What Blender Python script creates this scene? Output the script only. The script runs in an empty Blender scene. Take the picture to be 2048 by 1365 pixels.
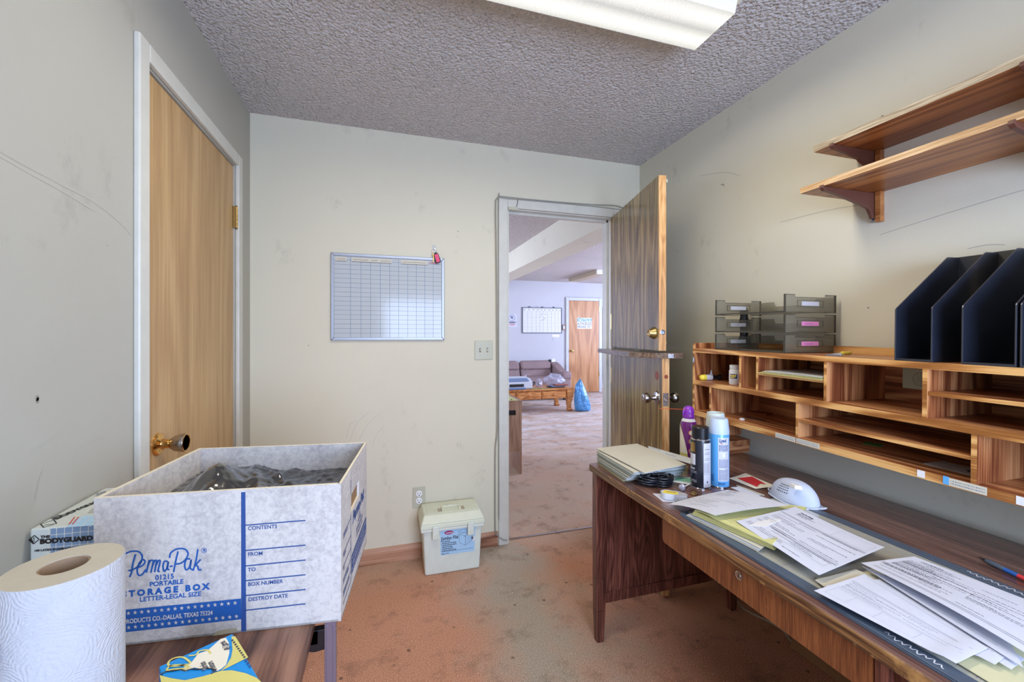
import bpy, math, random
from mathutils import Vector, Matrix, noise as mnoise
R = random.Random(7)
C = bpy.context.scene.collection
scn = bpy.context.scene

# ------------------------------------------------------------------ camera
F = 837.6; YAW = 0.2969; HV = 669.85; CZ = 1.264
cy_, sy_ = math.cos(YAW), math.sin(YAW)
cam = bpy.data.cameras.new('camera'); camo = bpy.data.objects.new('camera', cam); C.objects.link(camo)
cam.sensor_width = 36; cam.lens = 36*F/2048; cam.shift_y = -(682.5-HV)/2048
cam.clip_start = 0.02
camo.location = (0, 0, CZ); camo.rotation_euler = (math.pi/2, 0, -YAW)
scn.camera = camo
# ------------------------------------------------------------------ world, light, exposure
w = bpy.data.worlds.new('world'); scn.world = w; w.use_nodes = True
bgn = w.node_tree.nodes['Background']; bgn.inputs[0].default_value = (0.62, 0.75, 1.0, 1); bgn.inputs[1].default_value = 1.6
def area(name, loc, rot, sx, sy, power, col):
    l = bpy.data.lights.new(name, 'AREA'); l.shape = 'RECTANGLE'; l.size = sx; l.size_y = sy; l.energy = power; l.color = col
    o = bpy.data.objects.new(name, l); C.objects.link(o); o.location = loc; o.rotation_euler = rot
    return o
# daylight through the window behind the camera
area('window_daylight', (0.60, -1.16, 1.28), (math.pi/2, 0, 0), 1.3, 0.98, 41, (0.53, 0.68, 1.0))
# daylight through the lounge windows, right-hand side
area('lounge_daylight', (6.2, 5.2, 1.5), (math.pi/2, 0, math.pi/2), 3.0, 1.3, 125, (0.60, 0.70, 1.0))
area('lounge_daylight_left', (-1.3, 6.0, 1.5), (math.pi/2, 0, -math.pi/2), 2.4, 1.3, 50, (0.66, 0.74, 1.0))
scn.view_settings.view_transform = 'Standard'; scn.view_settings.look = 'None'
scn.view_settings.gamma = 1; scn.view_settings.use_curve_mapping = False
scn.view_settings.exposure = 1.0
scn.cycles.diffuse_bounces = 8

# ------------------------------------------------------------------ pixel helpers (frame 2048x1365)
def ray(u, v):
    r = (u-1024)/F
    return Vector((sy_+r*cy_, cy_-r*sy_, (HV-v)/F))
def at(u, v, X=None, Y=None, Z=None):
    d = ray(u, v)
    t = X/d.x if X is not None else (Y/d.y if Y is not None else (Z-CZ)/d.z)
    return Vector((d.x*t, d.y*t, CZ+d.z*t))
def onplane(u, v, p0, n):
    d = ray(u, v); o = Vector((0, 0, CZ))
    return o+d*((p0-o).dot(n)/d.dot(n))

# ------------------------------------------------------------------ mesh building
class MB:
    def __init__(s): s.v = []; s.f = []; s.m = []
    def add(s, vs, fs, m=0, M=None):
        o = len(s.v)
        s.v += [(M @ Vector(p) if M else Vector(p)) for p in vs]
        s.f += [tuple(i+o for i in f) for f in fs]; s.m += [m]*len(fs); return s
    def box(s, x0, x1, y0, y1, z0, z1, m=0, M=None):
        v = [(x0,y0,z0),(x1,y0,z0),(x1,y1,z0),(x0,y1,z0),(x0,y0,z1),(x1,y0,z1),(x1,y1,z1),(x0,y1,z1)]
        return s.add(v, [(3,2,1,0),(4,5,6,7),(0,1,5,4),(1,2,6,5),(2,3,7,6),(3,0,4,7)], m, M)
    def hexa(s, b, t, m=0):   # bottom quad, top quad (both counterclockwise from above)
        return s.add(list(b)+list(t), [(3,2,1,0),(4,5,6,7),(0,1,5,4),(1,2,6,5),(2,3,7,6),(3,0,4,7)], m)
    def prism(s, poly, axis, a, b, m=0, M=None):
        n = len(poly)
        def P(p, t): return {'x': (t,p[0],p[1]), 'y': (p[0],t,p[1]), 'z': (p[0],p[1],t)}[axis]
        v = [P(p,a) for p in poly]+[P(p,b) for p in poly]
        f = [tuple(range(n))[::-1], tuple(range(n,2*n))]+[(i,(i+1)%n,n+(i+1)%n,n+i) for i in range(n)]
        return s.add(v, f, m, M)
    def extr(s, pts, d, m=0):  # 3d polygon extruded by vector
        n = len(pts); d = Vector(d); v = [Vector(p) for p in pts]+[Vector(p)+d for p in pts]
        return s.add(v, [tuple(range(n))[::-1], tuple(range(n,2*n))]+[(i,(i+1)%n,n+(i+1)%n,n+i) for i in range(n)], m)
    def tube(s, pts, r, n=8, m=0, closed=False):
        pts = [Vector(p) for p in pts]; k = len(pts); rs = r if isinstance(r, (list, tuple)) else [r]*k
        vs = []; up = None
        for i, p in enumerate(pts):
            if closed: t = pts[(i+1) % k]-pts[i-1]
            else: t = pts[min(i+1,k-1)]-pts[max(i-1,0)]
            t.normalize()
            if up is None: up = t.orthogonal().normalized()
            up = (up-t*up.dot(t));
            if up.length < 1e-6: up = t.orthogonal()
            up.normalize(); b = t.cross(up)
            for j in range(n):
                a = 2*math.pi*j/n; vs.append(p+(up*math.cos(a)+b*math.sin(a))*rs[i])
        fs = []
        for i in range(k if closed else k-1):
            for j in range(n):
                a = i*n+j; b2 = i*n+(j+1) % n; c = ((i+1) % k)*n+(j+1) % n; d = ((i+1) % k)*n+j
                fs.append((a,b2,c,d))
        if not closed: fs += [tuple(range(n))[::-1], tuple((k-1)*n+j for j in range(n))]
        return s.add(vs, fs, m)
    def lathe(s, prof, n=28, m=0, M=None, mids=None):
        k = len(prof); vs = []; ms = []
        o = len(s.v)
        for (r, z) in prof:
            for j in range(n):
                a = 2*math.pi*j/n; vs.append((r*math.cos(a), r*math.sin(a), z))
        fs = []
        for i in range(k-1):
            for j in range(n):
                fs.append((i*n+j, i*n+(j+1) % n, (i+1)*n+(j+1) % n, (i+1)*n+j)); ms.append(mids[i] if mids else m)
        if prof[0][0] > 1e-5: fs.append(tuple(range(n))[::-1]); ms.append(mids[0] if mids else m)
        if prof[-1][0] > 1e-5: fs.append(tuple((k-1)*n+j for j in range(n))); ms.append(mids[-1] if mids else m)
        s.v += [(M @ Vector(p) if M else Vector(p)) for p in vs]; s.f += [tuple(i+o for i in f) for f in fs]; s.m += ms
        return s
    def grid(s, fn, nu, nv, m=0):
        vs = [fn(i/nu, j/nv) for j in range(nv+1) for i in range(nu+1)]
        fs = [(j*(nu+1)+i, j*(nu+1)+i+1, (j+1)*(nu+1)+i+1, (j+1)*(nu+1)+i) for j in range(nv) for i in range(nu)]
        return s.add(vs, fs, m)
    def text(s, body, size, o, xd, yd, m=0, align='LEFT', bold=0.0, sx=1.0, shear=0.0, res=3, spacing=1.0):
        cu = bpy.data.curves.new('t', 'FONT'); cu.body = body; cu.size = size; cu.align_x = align; cu.resolution_u = res
        cu.shear = shear; cu.offset = bold; cu.space_character = spacing
        ob = bpy.data.objects.new('t', cu); C.objects.link(ob)
        dg = bpy.context.evaluated_depsgraph_get(); me = bpy.data.meshes.new_from_object(ob.evaluated_get(dg))
        o = Vector(o); xd = Vector(xd).normalized(); yd = Vector(yd).normalized()
        vs = [o+xd*(p.co.x*sx)+yd*p.co.y for p in me.vertices]; fs = [tuple(p.vertices) for p in me.polygons]
        s.add(vs, fs, m)
        bpy.data.objects.remove(ob); bpy.data.curves.remove(cu); bpy.data.meshes.remove(me)
        return s
    def ribbon(s, pts, wd, n, m=0):  # flat stroke on a plane with normal n
        pts = [Vector(p) for p in pts]; n = Vector(n); L = []; Rr = []
        for i, p in enumerate(pts):
            t = (pts[min(i+1,len(pts)-1)]-pts[max(i-1,0)]).normalized(); b = n.cross(t).normalized()*wd/2
            L.append(p+b); Rr.append(p-b)
        k = len(pts)
        return s.add(L+Rr, [(i, i+1, k+i+1, k+i) for i in range(k-1)], m)
    def build(s, name, mats, parent=None, local=False, smooth=None, bevel=0, seg=2, solid=0, subd=0):
        if not isinstance(mats, (list, tuple)): mats = [mats]
        me = bpy.data.meshes.new(name); ob = bpy.data.objects.new(name, me)
        if local: vs = s.v
        elif parent:
            inv = WM[parent.name].inverted(); vs = [inv @ p for p in s.v]; WM[ob.name] = WM[parent.name]
        else:
            xs = [p.x for p in s.v]; ys = [p.y for p in s.v]; zs = [p.z for p in s.v]
            c = Vector(((min(xs)+max(xs))/2, (min(ys)+max(ys))/2, min(zs))); ob.location = c; vs = [p-c for p in s.v]
            WM[ob.name] = Matrix.Translation(c)
        if local and parent: WM[ob.name] = WM[parent.name]
        me.from_pydata([tuple(p) for p in vs], [], s.f)
        for mt in mats: me.materials.append(mt)
        for p, mi in zip(me.polygons, s.m): p.material_index = mi
        me.validate(); me.update()
        if smooth is not None:
            for p in me.polygons: p.use_smooth = True
            me.set_sharp_from_angle(angle=math.radians(smooth))
        C.objects.link(ob)
        if parent: ob.parent = parent
        if solid:
            md = ob.modifiers.new('solid', 'SOLIDIFY'); md.thickness = solid; md.offset = -1
        if bevel:
            md = ob.modifiers.new('bevel', 'BEVEL'); md.width = bevel; md.segments = seg; md.limit_method = 'ANGLE'; md.angle_limit = math.radians(40)
        if subd:
            md = ob.modifiers.new('sub', 'SUBSURF'); md.levels = subd; md.render_levels = subd
        return ob
WM = {}
def thing(name, label, cat, loc, rot=None, group=None, kind=None):
    o = bpy.data.objects.new(name, None); C.objects.link(o); o.empty_display_size = 0.02
    M = Matrix.Translation(Vector(loc)) @ (rot.to_4x4() if rot else Matrix())
    o.location = loc
    if rot: o.rotation_euler = rot.to_euler()
    WM[o.name] = M
    if label: o['label'] = label
    if cat: o['category'] = cat
    if group: o['group'] = group
    if kind: o['kind'] = kind
    return o
def tag(o, label, cat, group=None):
    o['label'] = label; o['category'] = cat
    if group: o['group'] = group
    return o
def struct(o): o['kind'] = 'structure'; return o
def spline(pts, n=8, closed=False):
    pts = [Vector(p) for p in pts]; k = len(pts); out = []
    rng = range(k if closed else k-1)
    for i in rng:
        if closed: p0, p1, p2, p3 = pts[i-1], pts[i], pts[(i+1) % k], pts[(i+2) % k]
        else: p0, p1, p2, p3 = pts[max(i-1,0)], pts[i], pts[i+1], pts[min(i+2,k-1)]
        for j in range(n):
            t = j/n; out.append(0.5*((2*p1)+(p2-p0)*t+(2*p0-5*p1+4*p2-p3)*t*t+(3*p1-p0-3*p2+p3)*t**3))
    if not closed: out.append(pts[-1])
    return out
def rotz(a): return Matrix.Rotation(a, 3, 'Z')

# ------------------------------------------------------------------ materials
def srgb(r, g, b):
    return tuple(((c/255)/12.92 if c/255 <= .04045 else ((c/255+.055)/1.055)**2.4) for c in (r, g, b))+(1,)
class NT:
    def __init__(s, name):
        s.mat = bpy.data.materials.new(name); s.mat.use_nodes = True; s.nt = s.mat.node_tree; s.b = s.nt.nodes['Principled BSDF']
        s.tc = s.nt.nodes.new('ShaderNodeTexCoord')
    def n(s, t, **k):
        nd = s.nt.nodes.new(t)
        for a, b in k.items():
            if a.startswith('_'): nd.inputs[a[1:].replace('_', ' ')].default_value = b
            else: setattr(nd, a, b)
        return nd
    def l(s, a, b): s.nt.links.new(a, b)
    def map(s, scale=(1,1,1), loc=(0,0,0), rot=(0,0,0), src='Object'):
        m = s.n('ShaderNodeMapping'); m.inputs['Scale'].default_value = scale; m.inputs['Location'].default_value = loc; m.inputs['Rotation'].default_value = rot
        s.l(s.tc.outputs[src], m.inputs['Vector']); return m.outputs[0]
    def noise(s, vec, scale, detail=4, rough=.55, dist=0):
        nd = s.n('ShaderNodeTexNoise'); nd.inputs['Scale'].default_value = scale; nd.inputs['Detail'].default_value = detail
        nd.inputs['Roughness'].default_value = rough; nd.inputs['Distortion'].default_value = dist
        if vec is not None: s.l(vec, nd.inputs['Vector'])
        return nd.outputs['Fac']
    def ramp(s, fac, stops):
        r = s.n('ShaderNodeValToRGB'); e = r.color_ramp.elements
        while len(e) < len(stops): e.new(0.5)
        for el, (p, c) in zip(e, stops): el.position = p; el.color = c
        s.l(fac, r.inputs[0]); return r.outputs[0]
    def mix(s, f, a, b, bt='MIX'):
        m = s.n('ShaderNodeMix', data_type='RGBA', blend_type=bt)
        for sock, val in ((m.inputs[0], f), (m.inputs[6], a), (m.inputs[7], b)):
            if hasattr(val, 'links') or isinstance(val, bpy.types.NodeSocket): s.l(val, sock)
            else: sock.default_value = val
        return m.outputs[2]
    def math(s, op, a, b=0.5, c=None, clamp=False):
        m = s.n('ShaderNodeMath', operation=op); m.use_clamp = clamp
        for i, val in enumerate([a, b]+([c] if c is not None else [])):
            if isinstance(val, bpy.types.NodeSocket): s.l(val, m.inputs[i])
            else: m.inputs[i].default_value = val
        return m.outputs[0]
    def bump(s, h, strength=.3, dist=.002, prev=None):
        b = s.n('ShaderNodeBump'); b.inputs['Strength'].default_value = strength; b.inputs['Distance'].default_value = dist
        s.l(h, b.inputs['Height']); s.l(b.outputs[0], s.b.inputs['Normal'])
        if prev is not None: s.l(prev, b.inputs['Normal'])
        return b.outputs[0]
    def col(s, c):
        if isinstance(c, bpy.types.NodeSocket): s.l(c, s.b.inputs['Base Color'])
        else: s.b.inputs['Base Color'].default_value = c
BW = [(0, (0,0,0,1)), (1, (1,1,1,1))]
def plain(name, c, rough=.5, metal=0, bump=None, var=.0, vs=8, spec=None, coat=0, trans=0, alpha=1, ior=None):
    t = NT(name); b = t.b; b.inputs['Roughness'].default_value = rough; b.inputs['Metallic'].default_value = metal
    if coat: b.inputs['Coat Weight'].default_value = coat; b.inputs['Coat Roughness'].default_value = .12
    if trans: b.inputs['Transmission Weight'].default_value = trans
    if alpha < 1: b.inputs['Alpha'].default_value = alpha
    if spec is not None: b.inputs['Specular IOR Level'].default_value = spec
    if ior: b.inputs['IOR'].default_value = ior
    n = t.noise(t.map(), vs, 6, .6)
    d = tuple(x*(1-var) for x in c[:3])+(1,); h = tuple(min(1, x*(1+var*.5)) for x in c[:3])+(1,)
    t.col(t.ramp(n, [(.3, d), (.7, h)]))
    if bump: t.bump(t.noise(t.map(), bump[0], 4), bump[1], bump[2] if len(bump) > 2 else .001)
    return t.mat
def wood(name, dark, mid, light, axis='y', rough=.4, fine=160, broad=9, cath=0.0, wear=None, spec=None, coat=0, stretch=14, bump=.05, rings=26):
    t = NT(name); t.b.inputs['Roughness'].default_value = rough
    if coat: t.b.inputs['Coat Weight'].default_value = coat; t.b.inputs['Coat Roughness'].default_value = .2
    def sc(k, s): v = [k]*3; v['xyz'.index(axis)] = k/s; return tuple(v)
    f = t.noise(t.map(sc(fine, stretch*2)), 1, 3, .6)
    br = t.noise(t.map(sc(broad, stretch*.5)), 1, 3, .55, .6)
    fac = t.math('MULTIPLY', f, .68); fac = t.math('MULTIPLY_ADD', br, .32, fac)
    if cath:
        lowv = t.noise(t.map(sc(rings*.55, 7)), 1, 1.5, .45, .15)
        cw = t.math('MULTIPLY_ADD', t.math('SINE', t.math('MULTIPLY', lowv, 70.0)), .5, .5)
        fac = t.math('MULTIPLY', fac, 1-cath); fac = t.math('MULTIPLY_ADD', cw, cath, fac)
    c = t.ramp(fac, [(.36, dark), (.5, mid), (.63, light)])
    if wear:
        wn = t.noise(t.map((1,1,1)), wear[1], 6, .7)
        c = t.mix(t.ramp(wn, [(wear[2], (0,0,0,1)), (wear[2]+.1, (1,1,1,1))]), c, wear[0])
    t.col(c)
    if bump: t.bump(f, bump, .0006)
    return t.mat

def wall_mat(name, base, dirt, seed=0.0, rough=.62):
    t = NT(name); t.b.inputs['Roughness'].default_value = rough; t.b.inputs['Specular IOR Level'].default_value = .3
    v = t.map(src='Object', loc=(seed, seed*1.7, 0))
    big = t.noise(v, 1.3, 4, .5); c = t.ramp(big, [(.3, tuple(x*.93 for x in base[:3])+(1,)), (.7, base)])
    # scuffs: sparse stretched smudges
    s1 = t.noise(t.map((3,3,2.2), (seed*3, 1, 2)), 1.6, 7, .72)
    m = t.ramp(s1, [(.60, (0,0,0,1)), (.76, (.55,.55,.55,1))]); c = t.mix(m, c, dirt)
    vo = t.n('ShaderNodeTexVoronoi'); vo.inputs['Scale'].default_value = 4.5; t.l(v, vo.inputs['Vector'])
    c = t.mix(t.ramp(vo.outputs['Distance'], [(0, (1,1,1,1)), (.012, (1,1,1,1)), (.02, (0,0,0,1))]), c, srgb(105,98,88))
    t.col(c)
    h = t.noise(t.map((1,1,.35)), 260, 3, .6); h2 = t.noise(t.map(), 9, 3, .5)
    t.bump(t.math('MULTIPLY_ADD', h2, 6, h), .35, .0006)
    return t.mat
M = {}
M['wall'] = wall_mat('painted_wall', srgb(218,213,193), srgb(170,165,152))
M['wall_r'] = wall_mat('painted_wall_right', srgb(214,210,192), srgb(165,159,146), 3.1)
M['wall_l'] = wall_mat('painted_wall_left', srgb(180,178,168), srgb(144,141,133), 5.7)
M['wall_lounge'] = wall_mat('painted_lounge_wall', srgb(200,200,205), srgb(160,162,172), 9.2)
M['trim'] = plain('cream_trim_paint', srgb(206,206,198), .38, var=.06, vs=14, bump=(70,.08))
M['trim_grey'] = plain('grey_white_trim_paint', srgb(196,200,206), .38, var=.06, vs=14, bump=(70,.08))
def ceil_mat(name, base):
    t = NT(name); t.b.inputs['Roughness'].default_value = .8
    n1 = t.noise(t.map(), 75, 3, .6, .4); n2 = t.noise(t.map(), 190, 2, .6)
    vo = t.n('ShaderNodeTexVoronoi', feature='SMOOTH_F1'); vo.inputs['Scale'].default_value = 95; t.l(t.map(), vo.inputs['Vector'])
    h = t.math('MULTIPLY_ADD', vo.outputs['Distance'], -1.0, n1); h = t.math('MULTIPLY_ADD', n2, .35, h)
    big = t.noise(t.map(), .9, 3, .5)
    t.col(t.ramp(big, [(.3, tuple(x*.9 for x in base[:3])+(1,)), (.7, base)]))
    t.bump(h, 1.0, .022)
    return t.mat
M['ceiling'] = ceil_mat('popcorn_ceiling', srgb(230,224,222))
M['ceiling2'] = ceil_mat('popcorn_ceiling_lounge', srgb(232,222,218))
def carpet():
    t = NT('worn_orange_carpet'); t.b.inputs['Roughness'].default_value = 1; t.b.inputs['Specular IOR Level'].default_value = .1
    P = t.map()
    fine = t.noise(P, 260, 4, .75); med = t.noise(P, 60, 4, .6)
    orange = t.ramp(fine, [(.32, srgb(140,86,64)), (.5, srgb(212,150,118)), (.68, srgb(246,204,176))])
    grey = t.ramp(fine, [(.32, srgb(118,104,90)), (.5, srgb(184,166,146)), (.68, srgb(230,218,200))])
    sep = t.n('ShaderNodeSeparateXYZ'); t.l(P, sep.inputs[0])
    # trodden lane running out of the door: object space is world space here
    wob = t.noise(P, 2.2, 4, .6); xx = t.math('MULTIPLY_ADD', wob, .7, sep.outputs[0])
    lane = t.math('ABSOLUTE', t.math('SUBTRACT', xx, .97)); lane = t.math('SUBTRACT', 1.0, t.math('MULTIPLY', lane, 2.5), clamp=True)
    lounge = t.math('MULTIPLY', t.math('SUBTRACT', sep.outputs[1], 2.1), 2.2, clamp=True)
    patch = t.noise(P, 3.3, 6, .65)
    f = t.math('MAXIMUM', lane, t.math('MULTIPLY', lounge, .62)); f = t.math('MULTIPLY', f, t.math('MULTIPLY_ADD', patch, 1.5, .45), clamp=True)
    c = t.mix(f, orange, grey)
    far = t.math('MULTIPLY', t.math('SUBTRACT', sep.outputs[1], 3.4), .5, clamp=True); dust = t.noise(t.map((1.0,2.2,1), (2,5,0)), 2.6, 6, .7)  # pale patches: daylight sheen painted into the far lounge carpet, no real dust
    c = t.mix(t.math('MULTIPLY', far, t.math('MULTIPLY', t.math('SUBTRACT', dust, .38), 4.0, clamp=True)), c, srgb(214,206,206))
    st = t.noise(P, 5.5, 6, .75); c = t.mix(t.ramp(st, [(.52, (0,0,0,1)), (.72, (.6,.6,.6,1))]), c, srgb(104,84,66))
    vo = t.n('ShaderNodeTexVoronoi'); vo.inputs['Scale'].default_value = 9; t.l(P, vo.inputs['Vector'])
    c = t.mix(t.ramp(vo.outputs['Distance'], [(0, (.8,.8,.8,1)), (.05, (.6,.6,.6,1)), (.09, (0,0,0,1))]), c, srgb(70,58,52))
    v2 = t.n('ShaderNodeTexVoronoi'); v2.inputs['Scale'].default_value = 17; t.l(t.map(loc=(3.3,1.2,0)), v2.inputs['Vector'])
    c = t.mix(t.ramp(v2.outputs['Distance'], [(0, (1,1,1,1)), (.028, (1,1,1,1)), (.045, (0,0,0,1))]), c, srgb(235,228,215))
    t.col(c)
    t.bump(t.math('MULTIPLY_ADD', med, .6, fine), .9, .004)
    return t.mat
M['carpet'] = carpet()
# woods
M['birch'] = wood('birch_veneer', srgb(168,132,86), srgb(182,146,98), srgb(194,160,112), 'z', .42, 90, 4, .16, rings=4.5, bump=.03)
M['birch2'] = wood('birch_veneer_orange', srgb(160,106,62), srgb(186,130,82), srgb(202,152,106), 'z', .42, 60, 5, .15, rings=4, bump=.03)
M['walnut_door'] = wood('walnut_laminate_door', srgb(66,52,26), srgb(122,100,56), srgb(170,148,98), 'z', .20, 170, 40, .12, rings=9, coat=.35, stretch=40)
M['pine_edge'] = wood('raw_pine_edge', srgb(178,122,70), srgb(212,160,100), srgb(228,184,128), 'z', .5, 120, 8, .1)
M['walnut_ledge'] = wood('walnut_laminate_ledge', srgb(74,56,48), srgb(112,90,76), srgb(146,124,106), 'y', .25, 160, 12, .1, coat=.4)
for ax in 'xyz':
    M['oak_'+ax] = wood('oak_veneer_'+ax, srgb(112,58,34), srgb(172,108,66), srgb(208,150,100), ax, .34, 210, 30, .22, rings=9, stretch=34, bump=.12)
M['oak_edge'] = wood('oak_edge_banding', srgb(146,90,40), srgb(194,136,74), srgb(226,176,110), 'x', .4, 240, 40, .3, rings=10, bump=.1, wear=(srgb(222,206,186), 26, .66))
M['oak_gold'] = wood('golden_oak', srgb(140,82,26), srgb(186,120,44), srgb(212,150,70), 'x', .4, 200, 16, .2)
M['shelf'] = wood('walnut_laminate_shelf', srgb(108,56,24), srgb(158,96,48), srgb(190,128,72), 'y', .32, 220, 30, .16, rings=7, stretch=40)
M['shelf_edge'] = wood('pale_shelf_edge', srgb(158,118,74), srgb(196,156,108), srgb(222,190,148), 'y', .5, 200, 20)
M['ply_edge'] = wood('grey_ply_edge', srgb(120,104,82), srgb(170,152,124), srgb(206,190,162), 'y', .55, 220, 30)
M['bracket'] = plain('brown_enamel', srgb(96,56,44), .4, var=.08)
M['desk'] = wood('dark_mahogany_desk', srgb(66,34,28), srgb(104,58,46), srgb(140,86,70), 'z', .38, 160, 14, .12, wear=(srgb(150,116,106), 48, .70), coat=.15, bump=.05)
M['desk_front'] = wood('worn_mahogany_drawer', srgb(100,54,28), srgb(130,76,42), srgb(158,98,56), 'z', .4, 330, 22, .06, wear=(srgb(186,120,66), 9, .60))
M['desk_top'] = wood('worn_walnut_desktop', srgb(70,46,42), srgb(104,74,66), srgb(134,102,90), 'y', .24, 240, 26, .10, wear=(srgb(168,150,142), 22, .70), coat=.35, rings=7, stretch=30)
M['desk_lip'] = wood('worn_desk_edge', srgb(68,44,28), srgb(116,80,50), srgb(164,122,76), 'y', .35, 150, 9, .1, wear=(srgb(196,150,92), 8, .56))
M['table_top'] = wood('walnut_laminate_table', srgb(86,54,38), srgb(124,84,62), srgb(152,110,86), 'y', .33, 170, 26, .28, rings=6, stretch=16)
M['baseboard'] = wood('oiled_baseboard', srgb(120,78,58), srgb(162,116,90), srgb(190,146,118), 'x', .5, 90, 10, .3, rings=6)
M['pine'] = wood('orange_pine', srgb(156,92,40), srgb(196,126,62), srgb(222,158,92), 'x', .35, 90, 9, .2, coat=.2)
M['particle'] = wood('brown_laminate', srgb(124,92,74), srgb(156,120,98), srgb(180,146,122), 'z', .4, 120, 8)
# metals and plastics
M['alu'] = plain('brushed_aluminium', srgb(160,164,174), .45, .8, bump=(200,.05))
M['chrome'] = plain('chrome', srgb(214,216,222), .12, 1)
M['nickel'] = plain('satin_nickel', srgb(178,172,168), .26, 1)
M['brass'] = plain('polished_brass', srgb(226,176,104), .16, 1)
M['brass_old'] = plain('dull_brass', srgb(176,150,96), .3, .9)
M['ivory'] = plain('ivory_plastic', srgb(186,186,166), .4, var=.03)
M['dark'] = plain('dark_gap', srgb(30,26,24), .6)
M['black'] = plain('black_plastic', srgb(22,24,30), .3, var=.1)
M['black_cord'] = plain('black_cord_vinyl', srgb(18,22,30), .28)
M['magfile'] = plain('black_moulded_plastic', srgb(34,38,50), .34, var=.25, vs=18, bump=(240,.12), coat=.4, spec=.8)
M['smoke'] = plain('smoked_acrylic', srgb(128,122,104), .12, trans=.0, alpha=.44, spec=.7)
M['smoke_edge'] = plain('smoked_acrylic_edge', srgb(70,66,56), .15, alpha=.8)
M['clear'] = plain('clear_plastic', srgb(225,232,240), .08, alpha=.32, spec=.8)
M['pink'] = plain('pink_label', srgb(240,150,205), .6)
M['hotpink'] = plain('hot_pink_label', srgb(240,70,120), .5)
M['white'] = plain('white_plastic', srgb(232,232,234), .35, var=.03)
M['paper'] = plain('white_paper', srgb(206,209,222), .65, var=.04, vs=20, bump=(90,.06))
M['paper_g'] = plain('off_white_paper', srgb(206,210,208), .65, var=.05, vs=20)
M['paper_y'] = plain('yellow_legal_paper', srgb(206,204,138), .65, var=.08, vs=20)
M['paper_yd'] = plain('old_yellow_paper', srgb(186,180,112), .65, var=.12, vs=30)
M['manila'] = plain('manila_card', srgb(206,201,184), .6, var=.04, vs=12)
M['manila_y'] = plain('yellow_manila_card', srgb(204,200,162), .6, var=.06, vs=12)
M['folder_b'] = plain('pale_folder', srgb(176,184,178), .55, var=.06, vs=14)
M['ink'] = plain('printing_ink', srgb(58,60,78), .6)
M['ink_l'] = plain('light_printing_ink', srgb(116,122,146), .6)
M['ink_b'] = plain('blue_ink', srgb(30,90,170), .5)
M['red'] = plain('red_print', srgb(206,52,58), .5)
M['boxblue'] = plain('blue_box_ink', srgb(24,84,156), .6)
M['boxblue2'] = plain('dark_blue_box_ink', srgb(40,74,136), .6)
def board(name, base, dk):
    t = NT(name); t.b.inputs['Roughness'].default_value = .7
    n = t.noise(t.map((1,1,1)), 95, 7, .78, .3); n2 = t.noise(t.map((1,1,.35)), 14, 3, .5)
    f = t.math('MULTIPLY_ADD', n2, .35, t.math('MULTIPLY', n, .75))
    t.col(t.ramp(f, [(.40, dk), (.62, base)])); t.bump(n, .06, .001); return t.mat
M['card'] = board('marbled_cardboard', srgb(206,200,194), srgb(164,158,158))
M['card_edge'] = plain('raw_card_edge', srgb(222,212,190), .75, bump=(300,.2))
M['kraft'] = plain('kraft_card', srgb(150,114,76), .7, var=.1)
M['poly'] = plain('black_polythene', srgb(44,44,44), .14, var=.3, vs=12, bump=(22,.3,.006), spec=1.0, coat=1)
def towel():
    t = NT('embossed_paper_towel'); t.b.inputs['Roughness'].default_value = .85
    P = t.map((1,1,1)); wob = t.n('ShaderNodeTexNoise'); wob.inputs['Scale'].default_value = 14; wob.inputs['Detail'].default_value = 3; t.l(P, wob.inputs['Vector'])
    vo = t.n('ShaderNodeTexVoronoi'); vo.inputs['Scale'].default_value = 19
    ad = t.n('ShaderNodeVectorMath', operation='MULTIPLY_ADD'); t.l(wob.outputs['Color'], ad.inputs[0]); ad.inputs[1].default_value = (.035,.035,.035); t.l(P, ad.inputs[2]); t.l(ad.outputs[0], vo.inputs['Vector'])
    rings = t.math('SINE', t.math('MULTIPLY', vo.outputs['Distance'], 105.0)); n = t.noise(P, 190, 4, .6)
    t.col(srgb(178,179,186)); t.bump(t.math('MULTIPLY_ADD', rings, .10, n), .75, .0024); return t.mat
M['towel'] = towel()
M['towel_end'] = plain('roll_end_paper', srgb(184,176,158), .9, var=.05, vs=40, bump=(200,.3))
M['core'] = plain('brown_card_core', srgb(156,130,104), .8, var=.12, vs=20)
M['skyblue'] = plain('bright_blue_card', srgb(0,140,216), .4, var=.04)
M['lemon'] = plain('yellow_card', srgb(214,204,116), .45, var=.06)
M['cream'] = plain('cream_card', srgb(232,226,206), .5, var=.04)
M['glovebox'] = plain('pale_green_card', srgb(206,212,204), .55, var=.05)
M['gloveblue'] = plain('steel_blue_card', srgb(128,152,178), .5, var=.15, vs=14)
M['filebox'] = plain('pale_green_plastic', srgb(214,218,196), .42, var=.05, vs=12, bump=(60,.05))
M['filebox_b'] = plain('pale_grey_green_plastic', srgb(218,226,214), .42, var=.07, vs=16, bump=(60,.06))
M['stickblue'] = plain('pale_blue_sticker', srgb(170,210,240), .35)
M['magenta'] = plain('magenta_print', srgb(160,40,110), .5)
M['board'] = plain('white_board_enamel', srgb(188,194,198), .10, bump=(60,.12,.002), spec=.28)
M['teal'] = plain('teal_grid_ink', srgb(70,112,148), .4)
M['greycab'] = plain('grey_cable_vinyl', srgb(150,150,146), .5)
M['purple'] = plain('purple_can', srgb(112,34,122), .28, coat=.4)
M['purple_cap'] = plain('purple_nozzle', srgb(140,52,190), .3, coat=.3)
M['canblack'] = plain('dark_blue_black_can', srgb(30,34,46), .28, var=.5, vs=30, coat=.5)
M['canblue'] = plain('light_blue_can', srgb(92,170,232), .3, var=.05, coat=.3)
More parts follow.
